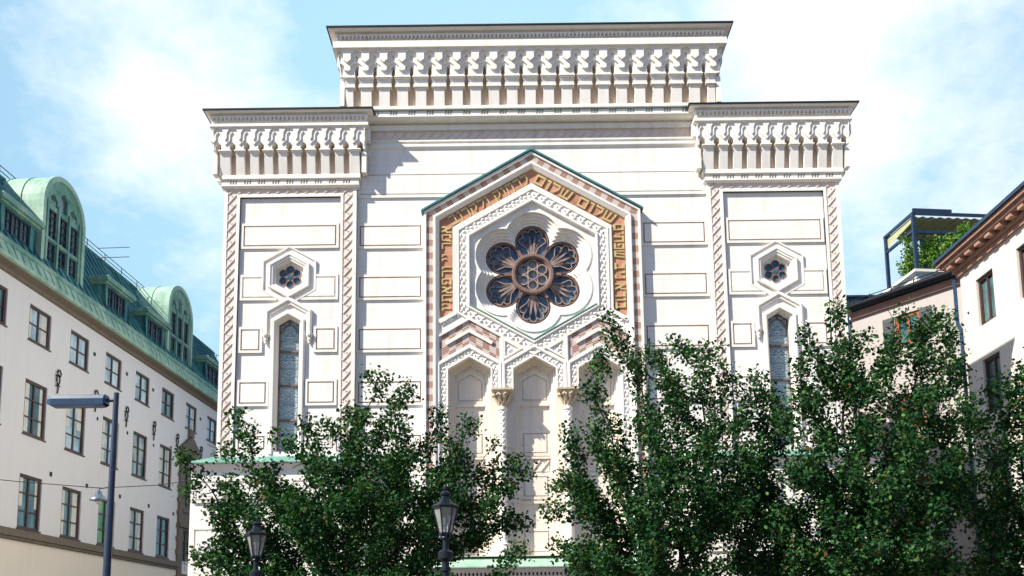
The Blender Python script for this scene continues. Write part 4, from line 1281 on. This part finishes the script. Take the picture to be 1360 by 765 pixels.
for z in (18.62, 18.78): m.tube([(-1.2, -.2, z), (Lr+2, -.2, z)], .022, 6)
for k in range(8): m.bar3((-.9+k*1.2, -.2, 18.45), (-.9+k*1.2, -.2, 18.85), .04, .04)
obj('snow_guard', m, M_iron, rf)
m = MB(); m.box(-.9, Lr+2, -.14, 0, 17.85, 18.2); obj('eave_board', m, M_rtrim, RH)
m = MB(); m.tube([(-1.2, -.5, 18.3), (-.97, -.12, 17.6), (-.97, -.12, 17.0)], .07, 8); m.tube([(-.97, -.12, 17.0), (-.97, -.12, .2)], .06, 8)
obj('drainpipe', m, M_slate, RH)
# dark blue sheet metal house between
BH_ = thing('sheet_metal_house', 'low dark blue sheet metal roof between the synagogue and the beige house', 'house', (19.3, 51, .5))
m = MB(); m.box(0, 5, 0, 6, 0, 19.2); obj('wall', m, M_rwall, BH_)
m = MB(); m.box(-.3, 5.4, -.4, 6.2, 19.2, 20.7); m.box(-.4, 5.5, -.5, 6.3, 20.7, 20.8); obj('roof', m, M_slate, BH_)
# penthouse below the pergola
PH = thing('roof_terrace', 'white boarded roof terrace block with parapet carrying the blue pergola', 'terrace', (20.65, 43.8, .4), .1)
m = MB(); m.box(0, 7, 0, 9, 15, 19.42)
for k in range(9): m.box(.35, 7, -.02, 0, 17.6+k*.2, 17.6+k*.2+.17)
m.add([(.02, -.03, 17.3), (.3, -.03, 17.3), (.3, -.03, 19.4), (.02, -.03, 19.4)], [(0, 1, 2, 3)])
obj('wall', m, M_rwhite, PH)
m = MB(); m.box(-.18, 7.1, -.2, .12, 19.42, 19.56); m.box(-.18, .12, .12, 9, 19.42, 19.56); m.box(-.1, 7, -.1, 9, 19.36, 19.42); obj('parapet_coping', m, M_lbase, PH)
PG = thing('pergola', 'dark blue steel pergola with olive green awning on the roof terrace', 'pergola', (20.75, 43.9, 19.96), .1)
def pbar(name, p, q, w, t=None): 
    mb = MB(); mb.bar3(p, q, w, t or w); return obj(name, mb, M_blue, PG)
for (x, y) in ((0, 0), (0, 2.75), (4.6, 0), (4.6, 2.75)): pbar('post', (x, y, 0), (x, y, 3.15), .16)
pbar('post', (0, 2.75, -2.2), (0, 2.75, 0), .13)
for (p, q) in (((-.05, 0, 3.1), (4.9, 0, 3.1)), ((0, -.1, 3.1), (0, 2.9, 3.1)), ((0, 2.75, 3.1), (4.9, 2.75, 3.1)), ((0, 0, 2.1), (4.9, 0, 2.1)), ((0, 0, 2.2), (0, 2.75, 2.2)), ((0, .0, 3.28), (2.1, .0, 3.28))):
    pbar('beam', p, q, .11, .15)
m = MB()
nn = 10
for k in range(nn):
    x0_ = .1+k*.47; x1_ = x0_+.47
    for (xa, za, xb, zb_) in ((x0_, 2.98, x0_+.235, 2.90), (x0_+.235, 2.90, x1_, 2.98)):
        m.add([(xa, .05, za), (xb, .05, zb_), (xb, 2.7, zb_), (xa, 2.7, za)], [(0, 1, 2, 3)])
m.add([(.06, .1, 3.0), (.06, 2.7, 3.0), (.06, 2.7, 2.45), (.06, .1, 2.75)], [(0, 1, 2, 3)])
obj('awning', m, M_awning, PG)
m = MB(); m.box(1.2, 3.0, 1.5, 1.56, 0, 2.4); obj('glass_screen', m, M_wglass, PG)
m = MB(); m.bar3((1.0, .15, 1.2), (4.8, .15, 1.2), .05, .09); obj('handrail', m, M_rtrim, PG)
m = MB()
for k in range(14): m.bar3((1.1+k*.27, .15, 0), (1.1+k*.27, .15, 1.2), .025, .025)
obj('balustrade', m, M_blue, PG)

# corner house to the right
CH = thing('corner_house', 'pale house with red brown moulded cornice, right of the roof terrace', 'house', (19.15, 36.7, .1))
m = MB()
# street face looks to the left (-x): built as a plate facing -x
class MR(MB):
    pass
def left_face(mb, outer, holes, x, depth):
    tmp = MB(); tmp.plate(outer, holes, 0, depth)
    mb.add([(x+d, -a, z) for a, d, z in tmp.v], tmp.f)
holes = []
for k in range(4):
    for zf in (2.0, 6.2, 10.2, 13.9): holes.append(rect(1.2+k*3.0, 2.5+k*3.0, zf, zf+(2.3 if zf < 13 else 2.0)))
left_face(m, rect(0, 13, 0, 17.0), holes, 0, .25)
m.add([(0, 0, 0), (9, 0, 0), (9, 0, 17.0), (0, 0, 17.0)], [(0, 1, 2, 3)])
m.add([(0, -13, 0), (9, -13, 0), (9, -13, 17), (0, -13, 17)], [(0, 1, 2, 3)])
m.box(8.5, 9, -13, 0, 0, 17)
obj('wall', m, M_rwhite, CH)
m = MB()
for o, z0, z1 in ((.12, 16.55, 16.75), (.22, 16.75, 16.9), (.55, 17.05, 17.2), (.68, 17.2, 17.36)):
    m.box(-o, 8.9, -13-o, o, z0, z1)
for k in range(17): m.box(-.5, 0, -.25-k*.78, .1-k*.78, 16.88, 17.06)
for k in range(4): m.box(.6+k*.9, .95+k*.9, 0, .5, 16.88, 17.06)
obj('cornice', m, M_rtrim, CH)
m = MB(); m.add([(-.75, .75, 17.37), (-.75, -13.7, 17.37), (3.5, -10.5, 20.6), (3.5, -2.5, 20.6), (9, .75, 17.37), (9, -13.7, 17.37)], [(0, 1, 2, 3), (0, 3, 4), (1, 5, 2), (3, 2, 5, 4)])
m.box(-.78, -.70, -13.7, .75, 17.36, 17.5)
obj('roof', m, M_slate, CH)
for h in holes:
    f = MB(); left_face(f, h, [rect(h[0][0]+.12, h[1][0]-.12, h[0][1]+.12, h[2][1]-.12)], .1, .14)
    q = MB(); left_face(q, rect(h[0][0]+.6, h[0][0]+.7, h[0][1]+.1, h[2][1]-.1), [], .12, .1); f.add(q.v, q.f)
    w_ = obj('window', f, M_wframe, CH)
    p = MB(); left_face(p, rect(h[0][0]+.1, h[1][0]-.1, h[0][1]+.1, h[2][1]-.1), [], .2, None); obj('pane', p, M_wglass, w_)
for dx, mt in ((.0, M_bluearm), (.22, M_bluearm)):
    m = MB(); m.tube([(-.12+dx*.3, .22+dx, 16.6), (-.12+dx*.3, .22+dx, 14.6), (-.05+dx*.3, .12+dx, 14.3), (-.05+dx*.3, .12+dx, .2)], .055, 8)
    obj('drainpipe', m, mt, CH)

# ================================================================== plants and trees
def leaf_cloud(centres, per, spread, size, rng, up=.5):
    centres = np.asarray(centres, float); n = len(centres)*per
    c = np.repeat(centres, per, 0) + np.clip(rng.normal(0, 1, (n, 3)), -1.7, 1.7)*spread
    nrm = rng.normal(0, 1, (n, 3)); nrm[:, 2] += up*1.6; nrm /= np.linalg.norm(nrm, axis=1)[:, None]
    t = rng.normal(0, 1, (n, 3)); t -= nrm*(t*nrm).sum(1)[:, None]; t /= np.linalg.norm(t, axis=1)[:, None]
    b = np.cross(nrm, t)
    L = size*rng.uniform(.55, 1.5, n)[:, None]; Wd = L*rng.uniform(.30, .42, n)[:, None]
    fold = nrm*(L*.12)
    v = np.empty((n, 6, 3))
    v[:, 0] = c - t*L*.5
    v[:, 1] = c - t*L*.12 + b*Wd + fold
    v[:, 2] = c + t*L*.22 + b*Wd*.8 + fold
    v[:, 3] = c + t*L*.5
    v[:, 4] = c + t*L*.22 - b*Wd*.8 + fold
    v[:, 5] = c - t*L*.12 - b*Wd + fold
    base = np.arange(n)[:, None]*6
    f = np.concatenate([base+np.array([[0, 3, 2, 1]]), base+np.array([[0, 5, 4, 3]])], 0)
    return v.reshape(-1, 3), f

def fast_mesh(name, v, f, mat, parent, k=4):
    me = bpy.data.meshes.new(name)
    me.vertices.add(len(v)); me.vertices.foreach_set('co', np.asarray(v, np.float32).ravel())
    me.loops.add(f.size); me.loops.foreach_set('vertex_index', f.astype(np.int32).ravel())
    me.polygons.add(len(f)); me.polygons.foreach_set('loop_start', np.arange(0, f.size, k, dtype=np.int32))
    me.update(calc_edges=True); me.materials.append(mat)
    o = bpy.data.objects.new(name, me); COL.objects.link(o); o.parent = parent
    return o

def grow(trunk, attr, step=.24, infl=1.7, kill=.42, iters=140):
    nodes = [Vector(p) for p in trunk]; par = [-1]+list(range(len(trunk)-1))
    P = np.array([tuple(p) for p in nodes]); A = np.array(attr)
    near = np.zeros(len(A), int); nd = np.full(len(A), 1e9)
    def upd(start):
        for i in range(start, len(P)):
            d = ((A-P[i])**2).sum(1); mk = d < nd
            near[mk] = i; nd[mk] = d[mk]
    upd(0)
    for it in range(iters):
        if len(A) == 0: break
        act = nd < (infl*infl if it > 6 else 36)
        if not act.any(): break
        dirs = {}
        vec = A[act]-P[near[act]]; vec /= np.linalg.norm(vec, axis=1)[:, None]
        for i, v in zip(near[act], vec): dirs.setdefault(int(i), []).append(v)
        start = len(P); newp = []
        for i, vv in dirs.items():
            d = np.sum(vv, 0) + np.random.RandomState(it*7919+i).normal(0, .25, 3) + np.array([0, 0, .12])
            l = np.linalg.norm(d)
            if l < 1e-3: continue
            newp.append(P[i]+d/l*step); par.append(i)
        if not newp: break
        P = np.vstack([P, newp]); upd(start)
        keep = nd > kill*kill
        A = A[keep]; near = near[keep]; nd = nd[keep]
    return P, par

def make_tree(label, base, Yt, blobs, sprays, seed, n_attr, per, size=.078, trunk_top=2.0, lean=0.0, ysq=.85, group='street trees in front of the synagogue', mat=None):
    """blobs: (u, v, ru, rv, weight) ellipsoids of the crown at distance Yt; sprays: upright shoots that stand out of it"""
    rng = np.random.RandomState(seed)
    px = 1200/Yt
    def w(u, v):
        d = rayd(u, v); return (d.x/d.y*Yt, 1.6+d.z/d.y*Yt)
    bx, by = base[0], Yt
    pts = []
    tw = sum(b[4] for b in blobs)
    lump = rng.normal(0, 1, (26, 3)); 
    for (u, v, ru, rv, wt) in blobs:
        n = int(n_attr*wt/tw)
        x, z = w(u, v)
        q = rng.normal(0, 1, (n, 3)); q /= np.linalg.norm(q, axis=1)[:, None]
        rad = rng.uniform(0, 1, n)**(1/2.2)
        q *= rad[:, None]
        p = np.stack([x+q[:, 0]*ru/px, by+q[:, 1]*max(ru, rv)*ysq/px, z+q[:, 2]*rv/px], 1)
        pts.append(p)
    pts = np.vstack(pts)
    # thin the cloud in lumps so that the crown has holes and clumps
    hol = pts[rng.choice(len(pts), 40)]
    d = np.min(((pts[:, None]-hol[None])**2).sum(2), 1)
    pts = pts[(d > .50**2) | (rng.uniform(0, 1, len(pts)) < .06)]
    pts = pts[pts[:, 2] > 2.3]
    for (u0, v0, u1, v1) in sprays:
        a = w(u0, v0); b = w(u1, v1); k = max(4, int(math.dist(a, b)/.13)); yy = by+rng.normal(0, .5)
        for i in range(k):
            t = i/(k-1); bow = .14*math.sin(t*math.pi)
            pts = np.vstack([pts, [a[0]+(b[0]-a[0])*t+bow+rng.normal(0, .05), yy+rng.normal(0, .08), a[1]+(b[1]-a[1])*t+rng.normal(0, .04)]])
    trunk = [(bx+lean*k*.1, by, k*.25) for k in range(int(trunk_top/.25)+1)]
    P, par = grow(trunk, pts)
    n = len(P)
    ch = [0]*n
    r = np.zeros(n); kids = [[] for _ in range(n)]
    for i in range(n):
        if par[i] >= 0: kids[par[i]].append(i)
    for i in range(n-1, -1, -1):
        if not kids[i]: r[i] = .010
        else: r[i] = sum(r[c]**2.45 for c in kids[i])**(1/2.45)
    r *= min(1.0, .15/r[0]) if r[0] > 0 else 1
    r = np.maximum(r, .009)
    T = thing('tree', label, 'tree', (bx, by, 0), 0, group)
    mb = MB()
    off = np.array([bx, by, 0])
    for i in range(1, n):
        p = P[par[i]]-off; q = P[i]-off
        k = 7 if r[i] > .04 else 4
        mb.tube([tuple(p), tuple(q)], [float(r[par[i]] if r[par[i]] < r[i]*2.2 else r[i]*1.3), float(r[i])], k)
    obj('trunk', mb, M_bark, T)
    tips = P[(r < .024)]-off
    keep = rng.uniform(0, 1, len(tips)) < np.where(tips[:, 2] < 5.0, 1.0, .68)
    tips = tips[keep]
    v1, f1 = leaf_cloud(tips, int(per*4.6), .140, size*1.10, rng)
    big = tips[rng.uniform(0, 1, len(tips)) < .35]
    v2, f2 = leaf_cloud(big, int(per*2.2), .20, size*1.05, rng)
    v = np.vstack([v1, v2]); f = np.vstack([f1, f2+len(v1)])
    fast_mesh('crown', v, f, mat or M_leaf, T)
    return T, len(tips)

t1 = make_tree('dark green street tree left of the centre arches, behind both lanterns', ((470-680)/54.5, 0), 22,
    [(470, 690, 165, 115, 5), (470, 640, 110, 80, 2.5), (360, 675, 90, 70, 1.8), (590, 670, 100, 85, 2.2), (490, 585, 75, 60, 1.3), (420, 600, 60, 50, .8), (600, 610, 50, 45, .6), (325, 695, 50, 62, .8), (650, 660, 40, 40, .5), (480, 790, 190, 60, 2), (340, 760, 90, 50, 1.0)],
    [(480, 580, 482, 500), (505, 570, 520, 508), (455, 575, 447, 540), (540, 570, 548, 520), (350, 610, 318, 552), (385, 600, 345, 570), (325, 620, 275, 585), (290, 650, 240, 605), (620, 600, 625, 548), (600, 590, 594, 545), (650, 630, 690, 612), (660, 660, 718, 630), (300, 690, 246, 664), (310, 640, 258, 584), (340, 600, 300, 565), (660, 650, 702, 602), (670, 690, 716, 688), (640, 640, 668, 580), (290, 730, 244, 738), (670, 720, 706, 742), (560, 560, 575, 528), (415, 580, 410, 552), (660, 690, 700, 700)],
    11, 2600, 17)
t2 = make_tree('dark green street tree right of the centre arches, nearest to the rose window', ((903-680)/57.1, 0), 21,
    [(880, 665, 135, 105, 4.5), (985, 665, 60, 85, 1.4), (1000, 730, 70, 60, 1.0), (850, 575, 75, 60, 1.0), (930, 570, 75, 60, .9), (790, 640, 50, 60, .6), (950, 660, 90, 90, 1.6), (870, 745, 140, 55, 1.5), (850, 500, 50, 50, .22), (920, 500, 50, 50, .25), (975, 540, 40, 50, .3)],
    [(832, 510, 796, 402), (838, 480, 815, 418), (850, 500, 868, 428), (875, 480, 884, 415), (812, 500, 790, 455), (915, 510, 905, 462), (930, 520, 948, 450), (960, 540, 972, 480), (785, 600, 750, 565), (790, 640, 722, 655), (780, 690, 712, 688), (990, 560, 1003, 505), (770, 720, 722, 738), (800, 560, 768, 520), (830, 560, 850, 470), (760, 660, 735, 620)],
    23, 2350, 17)
t3 = make_tree('dark green street tree before the right tower and the beige house', ((1137-680)/57.1, 0), 21,
    [(1140, 660, 140, 120, 5), (1122, 535, 65, 70, 1.4), (1188, 505, 66, 68, 1.7), (1060, 565, 60, 65, 1.2), (1232, 575, 62, 110, 2.0), (1140, 750, 160, 55, 1.6), (1110, 450, 26, 42, .35), (1030, 640, 70, 95, 1.4), (1238, 455, 38, 48, .6)],
    [(1112, 470, 1108, 390), (1120, 470, 1130, 405), (1168, 470, 1158, 415), (1195, 460, 1204, 396), (1225, 470, 1240, 412), (1058, 510, 1046, 440), (1030, 540, 1010, 482), (1085, 500, 1072, 432), (1250, 490, 1266, 405), (1275, 530, 1292, 455), (1145, 480, 1146, 432), (1180, 460, 1181, 425), (1090, 520, 1094, 455), (1210, 500, 1222, 430)],
    37, 3000, 17)
t4 = make_tree('dark green street tree at the right edge in front of the pale corner house', ((1400-680)/57.1, 0), 21.5,
    [(1400, 640, 130, 130, 4), (1380, 540, 80, 70, 1.4), (1330, 640, 60, 80, 1.0), (1400, 750, 140, 50, 1.4)],
    [(1350, 540, 1335, 480), (1380, 520, 1378, 450)], 41, 1700, 15)

def terrace_plant(label, loc, shape, seed, n, per=14, size=.12, name='terrace_shrub', cat='shrub', group=None):
    rng = np.random.RandomState(seed)
    T = thing(name, label, cat, loc, 0, group)
    pts = []; mb = MB()
    for i in range(n):
        a = rng.uniform(0, 2*math.pi); h = shape[2]*rng.uniform(.35, 1.0); rx = rng.uniform(.1, 1)
        tip = (shape[0]*rx*math.cos(a), shape[1]*rx*math.sin(a), h)
        mid = (tip[0]*.35, tip[1]*.35, h*.55)
        mb.tube([(tip[0]*.1, tip[1]*.1, 0), mid, tip], [.018, .013, .006], 5)
        for t in (.4, .55, .7, .85, 1.0):
            pts.append((mid[0]*min(1, t*2)*(1-t)+tip[0]*t, mid[1]*(1-t)+tip[1]*t, h*t))
    obj('stem', mb, M_bark, T)
    v, f = leaf_cloud(pts, per, .13, size, rng); fast_mesh('foliage', v, f, M_leaf2, T)
    return T
terrace_plant('tall bright green shrub under the pergola between its left posts', (21.15, 45.1, 19.8), (.75, .8, 2.5), 5, 30)
terrace_plant('low bright green shrub beside the front pergola post above the parapet', (22.0, 44.25, 19.8), (.8, .25, 2.1), 6, 22)
terrace_plant('small green plant spilling over the corner house cornice', (18.95, 36.1, 17.6), (.5, .6, .85), 8, 20, name='cornice_plant', cat='plant')

# ================================================================== lamps
def lantern(label, x, y, ztop, s=1.0):
    """ztop = height of the eaves of the lantern"""
    T = thing('street_lantern', label, 'street lamp', (x, y, 0), 0, 'old fashioned lanterns in front of the trees')
    m = MB()
    zb = ztop-.42*s
    m.lathe(0, 0, [(.16, 0), (.16, .25), (.11, .32), (.085, .5), (.07, .55), (.06, 1.4), (.055, zb-.62), (.085, zb-.60), (.085, zb-.55), (.06, zb-.52), (.06, zb-.44), (.12, zb-.40), (.125, zb-.30), (.09, zb-.27), (.05, zb-.25), (.045, zb-.10), (.085, zb-.07), (.06, zb-.02)], 14)
    smooth_by_angle(obj('post', m, M_lampmetal, T))
    m = MB()
    n = 6; r0, r1 = .10*s, .20*s
    def ring(r, z): return [(r*math.cos(math.radians(60*k+10)), r*math.sin(math.radians(60*k+10)), z) for k in range(n)]
    a, b = ring(r0, zb), ring(r1, ztop)
    for k in range(n):
        m.bar3(a[k], b[k], .022, .022); m.bar3(a[k], a[(k+1) % n], .025, .03); m.bar3(b[k], b[(k+1) % n], .03, .03)
    for k in range(3):                                    # cradle arms
        an = math.radians(120*k+40)
        m.tube([(.05*math.cos(an), .05*math.sin(an), zb-.1), (.14*math.cos(an), .14*math.sin(an), zb-.05), (r0*math.cos(an), r0*math.sin(an), zb+.01)], .014, 6)
    obj('frame', m, M_lampmetal, T)
    m = MB()
    ai, bi = ring(r0*.96, zb+.01), ring(r1*.96, ztop-.01)
    for k in range(n): m.add([ai[k], ai[(k+1) % n], bi[(k+1) % n], bi[k]], [(0, 1, 2, 3)])
    obj('glazing', m, M_pane, T)
    m = MB()
    rings = [ring(r, z) for r, z in ((r1*1.10, ztop), (r1*1.14, ztop+.02*s), (r1*1.05, ztop+.04*s), (r1*.62, ztop+.085*s), (r1*.42, ztop+.14*s), (r1*.34, ztop+.20*s))]
    for i in range(len(rings)-1): m.add(rings[i]+rings[i+1], [(k, (k+1) % n, n+(k+1) % n, n+k) for k in range(n)])
    m.add(rings[0], [tuple(range(n))])
    rr_ = r1
    m.lathe(0, 0, [(.08*s, ztop+.20*s), (.09*s, ztop+.215*s), (.09*s, ztop+.245*s), (.05*s, ztop+.265*s), (.02*s, ztop+.285*s), (.032*s, ztop+.31*s), (.03*s, ztop+.335*s), (.008*s, ztop+.39*s)], 10)
    obj('roof', m, M_lampmetal, T)
    m = MB(); m.lathe(0, 0, [(.02, zb), (.02, zb+.12), (.035, zb+.14), (.035, zb+.3), (.015, zb+.34)], 8)
    obj('burner', m, M_hood, T)
    return T
Y1 = 14.4; X1 = -1.07
lantern('larger black street lantern before the middle of the left tree', X1, Y1, 3.725)
Y2 = 17.6; lantern('smaller black street lantern at the left edge of the left tree', -5.01, Y2, 3.70, 1.0)

Yp = 20.0
def wp(u, v, Y): return ((u-680)/1200*Y, (852-v)/1200*Y+1.6)
px_, pz_ = -8.90, 7.29
SLP = thing('street_lamp', 'modern dark blue street lamp post with box arm, before the grey town house', 'street lamp', (px_-.1, Yp, 0))
m = MB(); m.tube([(0, 0, 0), (0, 0, 3.2), (.03, 0, pz_)], [.105, .085, .058], 12); m.box(-.14, .14, -.14, .14, 0, .05)
obj('post', m, M_blue, SLP)
m = MB(); m.tube([(.0, 0, pz_-.17), (-.22, 0, pz_-.17)], .045, 8); obj('bracket', m, M_blue, SLP)
m = MB()
prof = [(-.18, 0), (-1.42, 0)]
sec = [(.12, -.13), (.13, .02), (.09, .11), (0, .14), (-.09, .11), (-.13, .02), (-.12, -.13)]
vs_ = []
for i, x in enumerate((-.16, -.22, -1.40, -1.50)):
    k_ = (.75, 1, 1, .7)[i]
    vs_ += [(x, yq*k_, pz_-.17+zq*k_) for yq, zq in sec]
m.add(vs_, [(i*7+k, i*7+k+1, (i+1)*7+k+1, (i+1)*7+k) for i in range(3) for k in range(6)] + [tuple(range(7)), tuple(range(21, 28))[::-1]])
obj('housing', m, M_bluearm, SLP)
m = MB(); m.box(-1.38, -.24, -.10, .10, pz_-.325, pz_-.29); obj('diffuser', m, M_hood, SLP)

Yh = 33.0
hx, hz = -15.28, 6.95
HL = thing('hanging_lamp', 'grey saucer lamp hanging from a cable across the side street', 'street lamp', (hx, Yh, hz))
m = MB(); m.lathe(0, 0, [(.03, .42), (.05, .32), (.12, .26), (.13, .18), (.22, .10), (.31, 0), (.32, -.04), (.29, -.05), (.27, -.02)], 20)
smooth_by_angle(obj('shade', m, M_hood, HL))
m = MB(); m.lathe(0, 0, [(.05, .0), (.10, -.06), (.11, -.12), (.07, -.18), (.02, -.2)], 12); obj('bulb', m, M_pane, HL)
m = MB()
xe = -9.95-hx
m.tube([(-7.0, 0, 1.15), (-3, 0, .70), (0, 0, .42), (2.2, 0, .50), (xe, .0, .95)], .016, 5)
m.tube([(0, 0, .30), (0, 0, .45)], .03, 6)
m.tube([(0, 0, .40), (.5, 0, .46)], .025, 6)
obj('cable', m, M_iron, HL)
